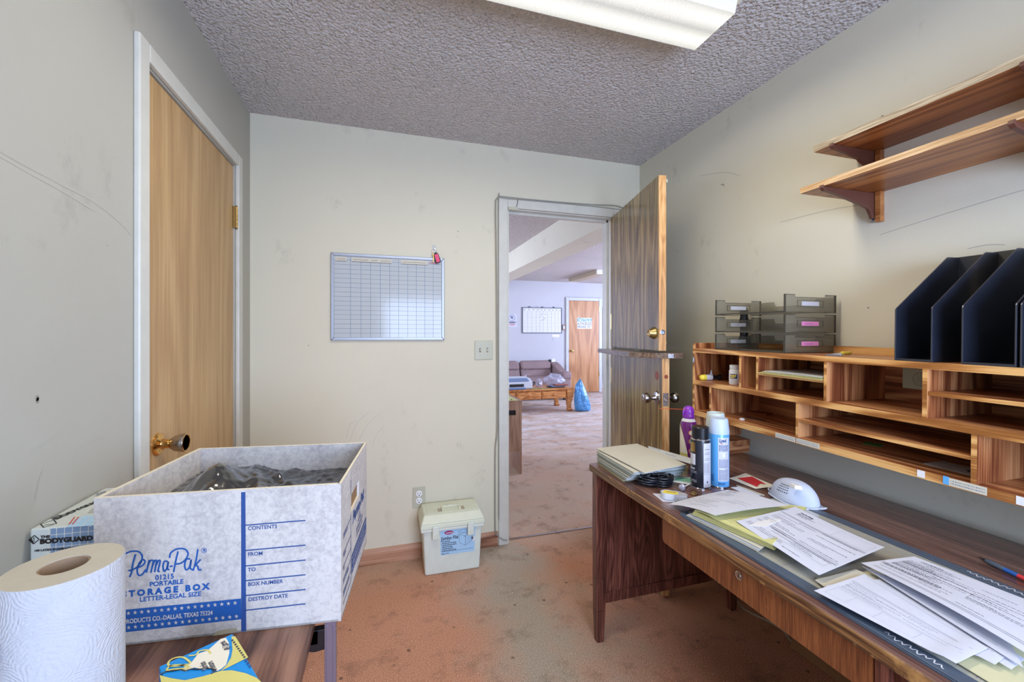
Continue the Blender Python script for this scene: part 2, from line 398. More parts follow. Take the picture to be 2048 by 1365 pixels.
M['cap_blue'] = plain('pale_blue_cap', srgb(190,206,232), .4)
M['cap_green'] = plain('pale_grey_green_cap', srgb(196,204,200), .4)
M['label_grey'] = plain('grey_white_label', srgb(206,206,214), .4)
M['orange'] = plain('orange_straw', srgb(232,96,50), .4)
M['mask'] = plain('white_moulded_fibre', srgb(188,196,214), .8, var=.04, bump=(150,.25))
M['ycap'] = plain('yellow_plastic', srgb(230,208,70), .35)
M['redbrown'] = plain('red_brown_card', srgb(140,62,30), .5)
M['green'] = plain('green_note', srgb(86,150,76), .6)
M['greenprint'] = plain('green_print', srgb(120,176,150), .5)
M['padframe'] = plain('slate_vinyl', srgb(78,90,106), .35, var=.12, bump=(90,.08))
M['padfilm'] = plain('aged_calendar_sheet', srgb(172,170,158), .22, var=.14, vs=10, coat=.6, bump=(14,.2,.004))
M['foil'] = plain('crumpled_foil', srgb(200,200,220), .25, .6, bump=(120,.8,.004))
M['sofa'] = plain('mauve_brown_velour', srgb(146,124,124), .85, var=.14, vs=9, bump=(300,.2))
M['bluebag'] = plain('blue_polythene', srgb(70,150,214), .2, var=.35, vs=14, coat=.7, bump=(13,1.0,.06))
M['printer'] = plain('printer_grey', srgb(206,212,220), .4, var=.03)
M['printer_d'] = plain('printer_blue_grey', srgb(110,132,168), .35)
M['notice'] = plain('notice_blue', srgb(58,140,190), .4)
def lens_mat():
    t = NT('prismatic_lens'); t.b.inputs['Roughness'].default_value = .3
    wv = t.n('ShaderNodeTexWave', bands_direction='X'); wv.inputs['Scale'].default_value = 60; t.l(t.map(), wv.inputs['Vector'])
    wv2 = t.n('ShaderNodeTexWave', bands_direction='Y'); wv2.inputs['Scale'].default_value = 90; t.l(t.map(), wv2.inputs['Vector'])
    t.col(srgb(226,226,214)); t.bump(t.math('ADD', wv.outputs['Fac'], wv2.outputs['Fac']), .6, .002)
    # two fluorescent tubes behind the lens run along x
    sep = t.n('ShaderNodeSeparateXYZ'); t.l(t.tc.outputs['Object'], sep.inputs[0])
    a = t.math('ABSOLUTE', sep.outputs[1]); a = t.math('ABSOLUTE', t.math('SUBTRACT', a, .05)); a = t.math('SUBTRACT', 1.0, t.math('MULTIPLY', a, 20), clamp=True)
    t.b.inputs['Emission Color'].default_value = (1, .97, .86, 1)
    e = t.math('MULTIPLY_ADD', t.math('MULTIPLY', a, t.math('MULTIPLY_ADD', wv.outputs['Fac'], .4, .8)), .30, .13)
    t.l(e, t.b.inputs['Emission Strength']); return t.mat
M['lens'] = lens_mat()
M['fixture'] = plain('white_enamel', srgb(212,208,190), .4)
M['beige_lens'] = plain('unlit_lens', srgb(176,160,134), .4)
#==PARTS==
# ================================================================== room shell
XL, XR, YD, H = -.6525, 1.638, 2.432, 2.396
WT = .115; YD2 = YD+WT; YB = -1.10
DX0, DX1, DH = .720, 1.428, 2.032      # doorway in the front wall
LX0, LX1, LY = -1.6, 6.6, 8.30         # lounge
def S(mb, name, m, **k): return struct(mb.build(name, m, **k))
S(MB().box(XL-.1, XR+.1, YB-.1, YD+.045, -.05, 0), 'floor', M['carpet']).location
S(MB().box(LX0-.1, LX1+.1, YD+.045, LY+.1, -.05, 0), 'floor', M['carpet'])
for o in C.objects:
    if o.name.startswith('floor'):   # keep carpet pattern continuous: bake world offset into mesh
        off = o.location.copy()
        for v in o.data.vertices: v.co += off
        o.location = (0,0,0)
S(MB().box(XL-.1, XR+.1, YB-.1, YD+.001, H, H+.06), 'ceiling', M['ceiling'])
S(MB().box(LX0-.1, LX1+.1, YD+.05, LY+.1, H, H+.06), 'ceiling', M['ceiling2'])
# left wall with closed door opening 1.4507..2.2030, height 2.034
dy0, dy1, dz = 1.449, 2.2045, 2.036
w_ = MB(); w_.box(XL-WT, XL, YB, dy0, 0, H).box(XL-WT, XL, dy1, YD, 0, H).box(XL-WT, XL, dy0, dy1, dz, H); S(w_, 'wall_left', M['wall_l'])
S(MB().box(XR, XR+WT, YB, YD, 0, H), 'wall_right', M['wall_r'])
w_ = MB(); w_.box(XL-WT, DX0, YD, YD2, 0, H).box(DX1, XR+WT, YD, YD2, 0, H).box(DX0, DX1, YD, YD2, DH, H); S(w_, 'wall_front', M['wall'])
# back wall with the window that lights the room
wx0, wx1, wz0, wz1 = -.02, 1.26, .78, 1.78
w_ = MB(); w_.box(XL-WT, wx0, YB-WT, YB, 0, H).box(wx1, XR+WT, YB-WT, YB, 0, H).box(wx0, wx1, YB-WT, YB, 0, wz0).box(wx0, wx1, YB-WT, YB, wz1, H); S(w_, 'wall_back', M['wall_r'])
w_ = MB()
for a in (wx0, wx1-.03, .59): w_.box(a, a+.03, YB-.05, YB-.01, wz0, wz1)
for a in (wz0, wz1-.03): w_.box(wx0, wx1, YB-.05, YB-.01, a, a+.03)
S(w_, 'window_1', M['trim'])
# lounge shell
w_ = MB().box(LX0, LX1, LY, LY+WT, 0, H); S(w_, 'wall_lounge_back', M['wall_lounge'])
w_ = MB().box(LX1, LX1+WT, YD, LY, 0, .85).box(LX1, LX1+WT, YD, LY, 2.2, H).box(LX1, LX1+WT, YD, 3.6, .85, 2.2).box(LX1, LX1+WT, 6.8, LY, .85, 2.2); S(w_, 'wall_lounge_right', M['wall_lounge'])
w_ = MB().box(LX0-WT, LX0, YD, LY, 0, .85).box(LX0-WT, LX0, YD, LY, 2.2, H).box(LX0-WT, LX0, YD, 4.8, .85, 2.2).box(LX0-WT, LX0, 7.2, LY, .85, 2.2); S(w_, 'wall_lounge_left', M['wall_lounge'])
w_ = MB().box(LX0, XL-WT, YD, YD2, 0, H).box(XR+WT, LX1, YD, YD2, 0, H); S(w_, 'wall_lounge_front', M['wall_lounge'])
# ceiling beam across the lounge
S(MB().box(1.655, 1.93, YD2, LY, 2.12, H), 'trim_1', M['wall'])
# baseboards
def baseboard(x0, x1, name):
    S(MB().prism([(YD,0),(YD-.013,0),(YD-.013,.062),(YD-.008,.082),(YD,.084)], 'x', x0, x1), name, M['baseboard'])
baseboard(XL, .652, 'baseboard_front')
S(MB().box(4.62, 4.95, LY-.014, LY, 0, .085), 'baseboard_lounge', M['pine'])
S(MB().box(LX0, 3.74, LY-.014, LY, 0, .085), 'baseboard_lounge', M['pine'])
S(MB().box(XL, XL+.012, YB, 1.39, 0, .084), 'baseboard_left', M['baseboard'])
# door casings
def casing(name, m, u0, u1, z1, cw, th, plane, sgn, rev=.006):
    mb = MB()
    prof = lambda a, b: [(a, 0), (b, 0), (b, th), (a+(b-a)*.25, th*1.1), (a, th*.6)]
    def bx(a0, a1, c0, c1, d0, d1):
        if plane[0] == 'x': mb.box(min(plane[1], plane[1]+sgn*d1), max(plane[1], plane[1]+sgn*d1), a0, a1, c0, c1)
        else: mb.box(a0, a1, min(plane[1], plane[1]+sgn*d1), max(plane[1], plane[1]+sgn*d1), c0, c1)
    bx(u0-cw, u0-rev, 0, z1+cw, 0, th); bx(u1+rev, u1+cw, 0, z1+cw, 0, th); bx(u0-rev, u1+rev, z1+rev, z1+cw, 0, th)
    return S(mb, name, m, bevel=.004)
casing('trim_2', M['trim'], dy0, dy1, dz, .058, .016, ('x', XL), 1)
casing('trim_3', M['trim'], DX0, DX1, DH-.008, .062, .015, ('y', YD), -1)
casing('trim_4', M['trim'], DX0, DX1, DH-.008, .062, .015, ('y', YD2), 1)
# jamb and stops of the doorway
j = MB().box(DX0, DX0+.004, YD, YD2, 0, DH-.004).box(DX1-.004, DX1, YD, YD2, 0, DH-.004).box(DX0, DX1, YD, YD2, DH-.008, DH-.002)
j.box(DX0+.004, DX0+.015, YD+.045, YD+.08, 0, DH-.008).box(DX1-.015, DX1-.004, YD+.045, YD+.08, 0, DH-.008).box(DX0+.004, DX1-.004, YD+.045, YD+.08, DH-.022, DH-.008)
S(j, 'trim_5', M['trim'])
S(MB().box(DX0+.02, DX1-.02, YD+.035, YD+.052, 0, .004), 'trim_6', M['nickel'])
scuff = plain('wall_scuff', srgb(176,173,164), .7); scuff_d = plain('dark_wall_scuff', srgb(138,134,126), .7)
def scuffs(parent, L, plane, n, m, wd):
    for k, pts in enumerate(L):
        P = spline([at(u, v, **plane)+Vector(n)*.0005 for u, v in pts], 5)
        MB().ribbon(P, wd, n).build('scuff_mark', m, bpy.data.objects[parent])
scuffs('wall_left', [[(-20,290),(60,335),(130,372),(190,405),(240,445),(262,470)],[(-20,300),(60,346),(130,385),(190,422)]], dict(X=XL), (1,0,0), scuff, .006)
scuffs('wall_left', [[(60,905),(100,880),(140,850)],[(70,1000),(78,960),(86,940)],[(150,900),(190,880),(205,878)]], dict(X=XL), (1,0,0), scuff, .002)
scuffs('wall_front', [[(700,884),(712,850),(738,824)],[(718,880),(735,850),(760,826)],[(745,895),(752,872),(768,852)],[(692,880),(700,850),(712,842)]], dict(Y=YD), (0,-1,0), scuff, .0012)
for u, v in ((916,463),(915,474)):
    p = at(u, v, Y=YD); r_ = .003
    MB().add([(p.x+r_*math.cos(a)*(.7+.5*abs(math.sin(a*2+u))), YD-.0006, p.z+r_*1.3*math.sin(a)*(.7+.4*abs(math.cos(a+v)))) for a in [2*math.pi*k/14 for k in range(14)]], [tuple(range(14))]).build('smudge', scuff if u != 916 else scuff_d, bpy.data.objects['wall_front'])
for u, v in ((74,797),(75,801)):
    p = at(u, v, X=XL); MB().add([(XL+.0006, p.y+.004*math.cos(a), p.z+.006*math.sin(a)) for a in [2*math.pi*k/10 for k in range(10)]], [tuple(range(10))]).build('chip', scuff_d, bpy.data.objects['wall_left'])
scuffs('wall_right', [[(1560,445),(1660,420),(1740,408)],[(1760,470),(1900,425),(2048,380)],[(1400,352),(1450,345),(1480,352)],[(1935,498),(1975,490),(2010,490)]], dict(X=XR), (-1,0,0), scuff, .0025)
scuffs('wall_right', [[(1762,233),(1766,232),(1769,236)],[(1442,370),(1447,369),(1448,373)],[(1735,617),(1738,615)]], dict(X=XR), (-1,0,0), scuff_d, .005)

# ------------------------------------------------------------------ door_1: closed birch door in the left wall
d1 = struct(MB().box(XL-.045, XL-.006, dy0+.003, dy1-.003, .008, dz-.004).build('door_1', M['birch'], bevel=.001))
jm = MB().box(XL-.09, XL-.05, dy0, dy0+.02, 0, dz).box(XL-.09, XL-.05, dy1-.02, dy1, 0, dz).box(XL-.09, XL-.05, dy0, dy1, dz-.02, dz); S(jm, 'trim_7', M['trim'])
def part_mb(mb, name, m, parent, **k):
    return mb.build(name, m, parent, **k)
def knob_tulip(parent, base, out, m_rose, m_knob, name='doorknob', s=1.0):
    q = Vector(out).to_track_quat('Z', 'Y').to_matrix().to_4x4(); T = Matrix.Translation(Vector(base)) @ q @ Matrix.Scale(s, 4)
    a = MB().lathe([(.034,0),(.034,.004),(.030,.008),(.022,.010),(.016,.013),(.0135,.020),(.0135,.030),(.011,.033)], 32, 0, T)
    a.build('rose', m_rose, parent, smooth=30)
    b = MB().lathe([(.011,.030),(.016,.034),(.0235,.045),(.0275,.062),(.0285,.070),(.0275,.073)], 32, 0, T)
    b.lathe([(.0275,.073),(.025,.0745),(.021,.071),(.012,.069),(.0085,.069),(.0085,.072),(0,.072)], 32, 1, T)
    b.build(name, [m_knob, m_rose], parent, smooth=30)
knob_tulip(d1, (XL-.006, 1.535, .930), (1, 0, 0), M['brass'], M['nickel'])
MB().box(XL-.0062, XL-.0045, 1.4525, 1.476, .900, .962).build('latch_plate', M['nickel'], d1, bevel=.0005)
def hinge(parent, x, y, z, m, h=.098, vert=True):
    mb = MB()
    for i in range(5): mb.lathe([(.006, z+i*h/5+.0006),(.006, z+(i+1)*h/5-.0006)], 12, 0, Matrix.Translation((x, y, 0)))
    mb.lathe([(.0035, z-.004),(.0045,z-.002),(.0035,z)], 10, 0, Matrix.Translation((x,y,0))).lathe([(.0035, z+h),(.0048,z+h+.003),(.003,z+h+.006)], 10, 0, Matrix.Translation((x,y,0)))
    mb.box(x-.010, x+.002, y-.016, y+.012, z, z+h)
    mb.build('hinge', m, parent, smooth=30)
hinge(d1, XL+.006, dy1+.003, 1.752, M['brass_old']); hinge(d1, XL+.006, dy1+.003, .25, M['brass_old'])
# ------------------------------------------------------------------ dutch door, open against the right side
hx, hy = 1.4235, YD+.006
def leaf(name, a, z0, z1):
    # local frame: x along the leaf from the hinge, y thickness (towards the right wall), z up
    d = Vector((math.cos(a), math.sin(a), 0)); n = Vector((-d.y, d.x, 0))
    Mx = Matrix(((d.x, n.x, 0, hx), (d.y, n.y, 0, hy), (0, 0, 1, 0), (0, 0, 0, 1)))
    mb = MB(); L = .746; T = .036
    mb.box(0, L, 0, T, z0, z1, 0, Mx)
    for k, f in enumerate(mb.f):
        if k in (3,): mb.m[k] = 1
    mb.m[3] = 1; mb.m[5] = 1
    o = struct(mb.build(name, [M['walnut_door'], M['pine_edge']]))
    # object texture space in leaf frame is close enough: grain runs in z
    return o, Mx
aU = math.atan2(-.7265, -.1655); dU, MU = leaf('door_2', aU, 1.187, 2.028)
aL = aU+.022; dL, ML = leaf('door_3', aL, .01, 1.150)
# leaf local +y: for a heading -Y the normal (-d.y, d.x) points +X (towards the right wall); room face is y=0
def lw(Mx, x, y, z): return Mx @ Vector((x, y, z))
outU = -(MU.to_3x3() @ Vector((0,1,0))); outL = -(ML.to_3x3() @ Vector((0,1,0)))
# deadbolt thumb cylinder on the upper leaf
def lathe_on(parent, Mx, x, y, z, out, prof, name, m, n=28, **k):
    q = Vector(out).to_track_quat('Z', 'Y').to_matrix().to_4x4(); T = Matrix.Translation(lw(Mx, x, y, z)) @ q
    return MB().lathe(prof, n, 0, T, **k).build(name, m, parent, smooth=30)
lathe_on(dU, MU, .690, 0, 1.272, outU, [(.030,0),(.0295,.004),(.0185,.024),(.0185,.027),(.015,.0275),(.013,.024),(.006,.023),(.006,.026),(0,.026)], 'deadbolt', M['brass_old'])
pl = MB().box(.7462, .7472, .006, .031, 1.252, 1.300, 0, MU); pl.build('strike_plate', M['pine_edge'], dU)
lathe_on(dU, MU, .747, .0185, 1.276, MU.to_3x3() @ Vector((1,0,0)), [(.0125,0),(.0125,.002),(.010,.0025),(.009,.0015),(0,.0015)], 'bolt', M['chrome'])
mb = MB().box(.735, .742, .036, .046, 1.995, 2.012, 0, MU); mb.build('contact_magnet', M['ivory'], dU)
MB().box(.738, .742, .036, .040, 1.222, 1.230, 0, MU).build('screw', M['brass_old'], dU)
# knob of the lower leaf (both sides), latch plate and the spare holes
for sgn, y in ((1, 0.0), (-1, .036)):
    lathe_on(dL, ML, .690, y, .953, outL*sgn, [(.034,0),(.033,.003),(.030,.006),(.013,.009),(.011,.014),(.0105,.030),(.014,.033),(.020,.038),(.0255,.047),(.0265,.055),(.024,.066),(.018,.072),(.012,.073),(.009,.070),(0,.070)] , 'doorknob', M['nickel'])
MB().box(.7462, .7475, .004, .032, .922, .984, 0, ML).build('latch_plate', M['nickel'], dL, bevel=.001)
lathe_on(dL, ML, .7475, .018, .953, ML.to_3x3() @ Vector((1,0,0)), [(.010,0),(.010,.001),(.008,.0012),(.007,.0004),(0,.0004)], 'latch', M['chrome'])
lathe_on(dL, ML, .7463, .020, 1.062, ML.to_3x3() @ Vector((1,0,0)), [(.0098,0),(.0098,.0004),(0,.0005)], 'bolt_hole', M['redbrown'])
lathe_on(dL, ML, .690, 0, 1.062, outL, [(.0215,0),(.0215,.0005),(0,.0006)], 'cylinder_hole', M['redbrown'])
# ledge shelf on top of the lower leaf
led = MB(); pts = []
for (x, y) in ((.055,-.105),(.50,-.115),(.60,-.108),(.68,-.075),(.735,-.03)): pts.append((x, y))
for k in range(9):
    a = -math.pi/3+k*math.pi/2*1.15/8; pts.append((.735+.035*math.cos(a), .055+.06*math.sin(a)))
pts += [(.70,.14),(.055,.14)]
led.prism(pts, 'z', 1.1505, 1.1755, 0, ML); led.build('ledge', M['walnut_ledge'], dL, bevel=.002)
for z in (1.30, 1.93): hinge(dU, hx+.008, hy-.012, z, M['brass_old'])
for z in (.2, .95): hinge(dL, hx+.008, hy-.012, z, M['brass_old'])

# ------------------------------------------------------------------ ceiling light
Lz = 2.305
t = thing('ceiling_light', 'long white fluorescent ceiling fixture with prismatic lens above the desk', 'ceiling light', (.47, 1.175, H))
mb = MB().box(-.14, 1.10, 1.062, 1.292, 2.372, H-.001); mb.build('housing', M['fixture'], t)
ob = MB()
prof = [(-.092,-.067),(-.112,-.0),(-.108,0),(-.088,-.063),(.088,-.063),(.108,0),(.112,0),(.092,-.067)]
ob.prism(prof, 'x', -.615, .615)
ob.prism([(-.092,-.067),(.092,-.067),(.112,0),(-.112,0)], 'x', .613, .617).prism([(-.092,-.067),(.092,-.067),(.112,0),(-.112,0)], 'x', -.617, -.613)
o = ob.build('lens', M['lens'], t, local=True); o.location = (0, .002, -.024)
mb = MB().box(1.0885, 1.092, 1.062, 1.292, 2.330, 2.372); mb.build('end_plate', M['fixture'], t)
area('fixture_lamp', (.47, 1.175, Lz-.012), (0, 0, 0), 1.18, .17, 7.2, (1.0, .91, .74))
# unseen fixture added behind the camera as warm fill for the walls
t = thing('ceiling_light', 'unseen fixture added behind the camera for warm fill light', 'ceiling light', (.47, -.45, H))
MB().box(-.14, 1.10, -.565, -.335, 2.372, H-.001).build('housing', M['fixture'], t)
o = MB().prism([(-.092,-.067),(.092,-.067),(.112,0),(-.112,0)], 'x', -.617, .617).build('lens', M['lens'], t, local=True); o.location = (0, .002, -.024)
area('rear_fill_lamp', (.47, -.45, Lz-.012), (0, 0, 0), 1.18, .17, 3.5, (1.0, .91, .74))

# ------------------------------------------------------------------ planner whiteboard
p = [at(663,508,Y=YD), at(889,516,Y=YD), at(887,682,Y=YD), at(662,680,Y=YD)]
bx0, bx1, bz0, bz1 = -.2705, .3325, 1.2335, 1.7035
t = thing('planner_board', 'white planner board with blue grid hanging on the front wall', 'whiteboard', (.031, YD, bz0))
fr = MB(); fw = .0155
def bar4(mb, x0, x1, z0, z1, fw, y0, y1, m=0):
    mb.prism([(x0,z0),(x1,z0),(x1-fw,z0+fw),(x0+fw,z0+fw)], 'y', y0, y1, m); mb.prism([(x0,z1),(x0+fw,z1-fw),(x1-fw,z1-fw),(x1,z1)], 'y', y0, y1, m)
    mb.prism([(x0,z0),(x0+fw,z0+fw),(x0+fw,z1-fw),(x0,z1)], 'y', y0, y1, m); mb.prism([(x1,z0),(x1,z1),(x1-fw,z1-fw),(x1-fw,z0+fw)], 'y', y0, y1, m)
bar4(fr, bx0, bx1, bz0, bz1, fw, YD-.016, YD-.001); fr.build('frame', M['alu'], t, bevel=.002)
MB().box(bx0+.012, bx1-.012, YD-.010, YD-.002, bz0+.012, bz1-.012).build('panel', M['board'], t)
g = MB(); yb = YD-.0104
ix0, ix1, iz0, iz1 = bx0+fw, bx1-fw, bz0+fw, bz1-fw
cols = [236,388,486,578,671,764,851,941,1028,1115,1202,1290]; cols = [ix0+(c-236)/(1290-236)*(ix1-ix0) for c in cols]
for c in cols[1:-1]: g.box(c-.0007, c+.0007, yb-.0002, yb, iz0, iz1-.004)
for k in range(17):
    z = iz0+.024+k*.0246; g.box(ix0, ix1, yb-.0002, yb, z-.0006, z+.0006)
g.build('grid', M['teal'], t)
hd = MB(); hk = MB()
for a, b in ((.006, .062), (.089, .182), (.182, .232), (.232,.295), (.348,.492)):
    hd.box(ix0+a, ix0+b, yb-.0012, yb, iz1-.027, iz1-.006, 0); hk.box(ix0+a, ix0+b, yb-.0014, yb-.0002, iz1-.029, iz1-.0268)
    x = ix0+a+.008
    while x < ix0+b-.012: hk.box(x, x+.006, yb-.0015, yb-.001, iz1-.018, iz1-.0155); x += .0085
hd.build('header_strip', M['manila'], t); hk.build('header_print', M['ink'], t)
MB().text("OTHER'S", .0125, (ix0+.503, yb-.0008, iz1-.019), (1,0,0), (0,0,1), bold=.0003).build('marker_writing', M['red'], t)
# keys with pink tag on a clear hook
t = thing('wall_hook', 'clear adhesive hook on the wall above the planner board', 'hook', (.276, YD, 1.72))
hk = MB(); hp = at(868,497,Y=YD)
hk.prism([(hp.x-.010,hp.z-.022),(hp.x+.010,hp.z-.022),(hp.x+.010,hp.z+.010),(hp.x+.006,hp.z+.020),(hp.x-.006,hp.z+.020),(hp.x-.010,hp.z+.010)], 'y', YD-.004, YD-.0005)
hk.tube([(hp.x,YD-.004,hp.z),(hp.x,YD-.012,hp.z-.012),(hp.x,YD-.020,hp.z-.010),(hp.x,YD-.021,hp.z-.002)], .003)
hk.build('hook', M['clear'], t, smooth=40)
t = thing('key_set', 'keys with a hot pink tag hanging over the board corner', 'keys', (hp.x+.01, YD-.02, hp.z-.09))
ring = [(hp.x+.002+.011*math.cos(a), YD-.0205, hp.z-.020+.013*math.sin(a)) for a in [k*2*math.pi/20 for k in range(20)]]
MB().tube(ring, .0010, 6, closed=True).build('key_ring', M['chrome'], t, smooth=60)
def key(cx, cz, ang, m, s=1.0):
    T = Matrix.Translation((cx, YD-.020, cz)) @ Matrix.Rotation(ang, 4, 'Y')
    k = MB().prism([(-.009*s,-.002),(-.006*s,.009),(.006*s,.009),(.009*s,-.002),(.004*s,-.012),(.0035*s,-.040),(0,-.045),(-.003*s,-.042),(-.0015*s,-.034),(-.0035*s,-.030),(-.0035*s,-.012)], 'y', -.001, .001, 0, T)
    return k
kk = key(hp.x-.002, hp.z-.040, .15, None); kk.build('key', M['brass_old'], t)
T = Matrix.Translation((hp.x+.014, YD-.026, hp.z-.058)) @ Matrix.Rotation(-.28, 4, 'Y')
tg = MB().prism([(-.012,-.030),(.012,-.030),(.0165,-.020),(.013,.020),(.006,.030),(-.006,.030),(-.013,.020),(-.0165,-.020)], 'y', -.003, .003, 0, T); tg.build('fob', M['dark'], t, bevel=.001)
tg = MB().box(-.010, .010, -.0038, -.003, -.025, .020, 0, T)
tg.build('pink_tag', M['hotpink'], t)
MB().tube([T @ Vector((-.003+.002*math.sin(k*1.9), -.0041, .016-.0045*k)) for k in range(9)], .0006, 4).build('handwriting', M['ink'], t)
# light switch plate
def switch(cx, cz, w, h, y, label, n=2, m=M['ivory']):
    t = thing('light_switch', label, 'light switch', (cx, y, cz))
    MB().prism([(cx-w/2,cz-h/2),(cx+w/2,cz-h/2),(cx+w/2,cz+h/2),(cx-w/2,cz+h/2)], 'y', y-.006, y-.0005).build('plate', m, t, bevel=.003)
    for k in range(n):
        x = cx+(k-(n-1)/2)*.046*(w/.115)
        MB().box(x-.005, x+.005, y-.0064, y-.006, cz-.012, cz+.012).build('slot', M['dark'], t)
        up = 1 if k % 2 == 0 else -1
        MB().hexa([(x-.004,y-.014,cz+up*.004-.003),(x+.004,y-.014,cz+up*.004-.003),(x+.004,y-.006,cz-.009),(x-.004,y-.006,cz-.009)],
                  [(x-.004,y-.014,cz+up*.004+.003),(x+.004,y-.014,cz+up*.004+.003),(x+.004,y-.006,cz+.009),(x-.004,y-.006,cz+.009)]).build('toggle', m, t)
        for s in (-1,1): MB().lathe([(.003,0),(.003,.001),(0,.0013)], 10, 0, Matrix.Translation((x,y-.0058,cz+s*.030)) @ Matrix.Rotation(math.pi/2, 4, 'X')).build('screw', M['alu'], t)
    return t
switch(.567, 1.1725, .111, .114, YD, 'ivory double light switch between planner board and doorway')
# duplex outlet
ox, oz = .191, .341
t = thing('wall_outlet', 'ivory duplex outlet low on the front wall above the file box', 'outlet', (ox, YD, oz))
MB().box(ox-.035, ox+.035, YD-.006, YD-.0005, oz-.057, oz+.057).build('plate', M['ivory'], t, bevel=.002)
for s in (1,-1):
    c = oz+s*.020
    MB().lathe([(.0175,0),(.0175,.0015),(.016,.002),(0,.002)], 24, 0, Matrix.Translation((ox,YD-.006,c)) @ Matrix.Rotation(math.pi/2,4,'X') ).build('socket', M['white'], t, smooth=30)
    q = MB().box(ox-.008, ox-.0055, YD-.0085, YD-.008, c-.001, c+.008).box(ox+.0055, ox+.008, YD-.0085, YD-.008, c-.001, c+.007)
    q.lathe([(.003,0),(.003,.0005)], 10, 0, Matrix.Translation((ox,YD-.008,c-.009)) @ Matrix.Rotation(math.pi/2,4,'X')); q.build('slot', M['dark'], t)
# alarm cable round the doorway and its contact sensor
def wallpts(L, y=YD-.004): return [at(u, v, Y=y) for u, v in L]
c1 = spline(wallpts([(1246,416),(1228,411),(1180,409),(1080,401),(1012,394),(1000,393),(994,398),(991.5,412),(992.5,500),(994,650),(994.5,850),(991,900),(990.5,1000),(991,1062),(996,1072),(1006,1080),(1015,1081)], YD-.019), 6)
tag(MB().tube(c1, .0032, 8).build('alarm_cable', M['greycab'], smooth=60), 'grey cable looping round the outside of the doorway casing', 'cable')
c2 = spline(wallpts([(1240,419),(1150,409),(1020,398),(1001,396.5),(997.5,402),(997.3,600),(997.8,900),(998,1040)], YD-.019), 5)
tag(MB().tube(c2, .0022, 8).build('alarm_cable', M['greycab'], smooth=60), 'thinner grey cable running beside the doorway casing, inner of two', 'cable')
t = thing('door_sensor', 'small cream contact sensor at the top corner of the doorway', 'alarm sensor', at(1026,416,Y=YD-.02))
a, b = at(1014,414,Y=YD-.018), at(1036,420,Y=YD-.018)
MB().box(a.x+.006, b.x, YD-.028, YD-.0155, 2.015, 2.032).build('case', M['ivory'], t, bevel=.001)
MB().tube(wallpts([(1036,399),(1035,407),(1033,414)], YD-.020), .0015, 6).build('lead', M['dark'], t)

# ------------------------------------------------------------------ jumbo file box on the floor
fl = at(850,1154,Z=0); frr = at(959,1137,Z=0)
xd = (frr-fl); W = xd.length; xd.normalize(); ydv = Vector((-xd.y, xd.x, 0))
Rf = Matrix(((xd.x, ydv.x, 0), (xd.y, ydv.y, 0), (0, 0, 1)))
c0 = fl+xd*W/2
t = thing('file_box', 'pale green plastic file box with a blue sticker standing on the carpet', 'file box', c0, Rf)
hw = W/2; dp = .195; hb = .245
mb = MB().hexa([(-hw,0,0),(hw,0,0),(hw,dp-.012,0),(-hw,dp-.012,0)], [(-hw-.012,-.008,hb),(hw+.012,-.008,hb),(hw+.012,dp+.002,hb),(-hw-.012,dp+.002,hb)])
mb.build('body', M['filebox_b'], t, local=True, bevel=.010, seg=3)
W2 = hw+.026
mb = MB().box(-W2+.004, W2-.004, -.020, dp+.002, hb-.010, hb+.006); mb.build('rim', M['filebox_b'], t, local=True, bevel=.004)
mb = MB().hexa([(-W2,-.024,hb+.006),(W2,-.024,hb+.006),(W2,dp+.004,hb+.006),(-W2,dp+.004,hb+.006)], [(-W2+.004,-.020,hb+.030),(W2-.004,-.020,hb+.030),(W2-.004,dp,hb+.030),(-W2+.004,dp,hb+.030)])
mb.hexa([(-W2+.004,-.020,hb+.030),(W2-.004,-.020,hb+.030),(W2-.004,dp,hb+.030),(-W2+.004,dp,hb+.030)], [(-W2+.022,.012,hb+.068),(W2-.022,.012,hb+.068),(W2-.022,dp-.020,hb+.068),(-W2+.022,dp-.020,hb+.068)])
lid = mb.build('lid', M['filebox'], t, local=True, bevel=.005, seg=3)
mb = MB().box(-W2+.040, W2-.040, .026, dp-.034, hb+.0675, hb+.0695); mb.build('lid_panel', M['filebox'], t, local=True, bevel=.0015)
hz = hb+.0695
hp_ = MB().box(-.052, .052, .088, .100, hz, hz+.007).box(-.052, -.040, .045, .100, hz, hz+.006).box(.040, .052, .045, .100, hz, hz+.006).box(-.012, .012, .092, .108, hz, hz+.009)
hp_.build('handle', M['filebox'], t, local=True, bevel=.002)
hr = MB()
for s in (-1, 1):
    hr = MB()
    for k in range(5): hr.box(s*.062-.010+k*.0042, s*.062-.010+k*.0042+.0018, .038, .080, hz, hz+.0014)
    hr.build('handle_slot', M['particle'], t, local=True)
for s in (-1, 1):
    x = s*.092
    l_ = MB().box(x-.017, x+.017, -.034, -.022, hb-.045, hb+.024); o = l_.build('latch', M['filebox_b'], t, local=True, bevel=.003)
    l2 = MB()
    for k in range(5): l2.box(x-.013, x+.013, -.0352, -.034, hb-.040+k*.005, hb-.0385+k*.005)
    l2.build('grip_rib', M['filebox'], t, local=True)
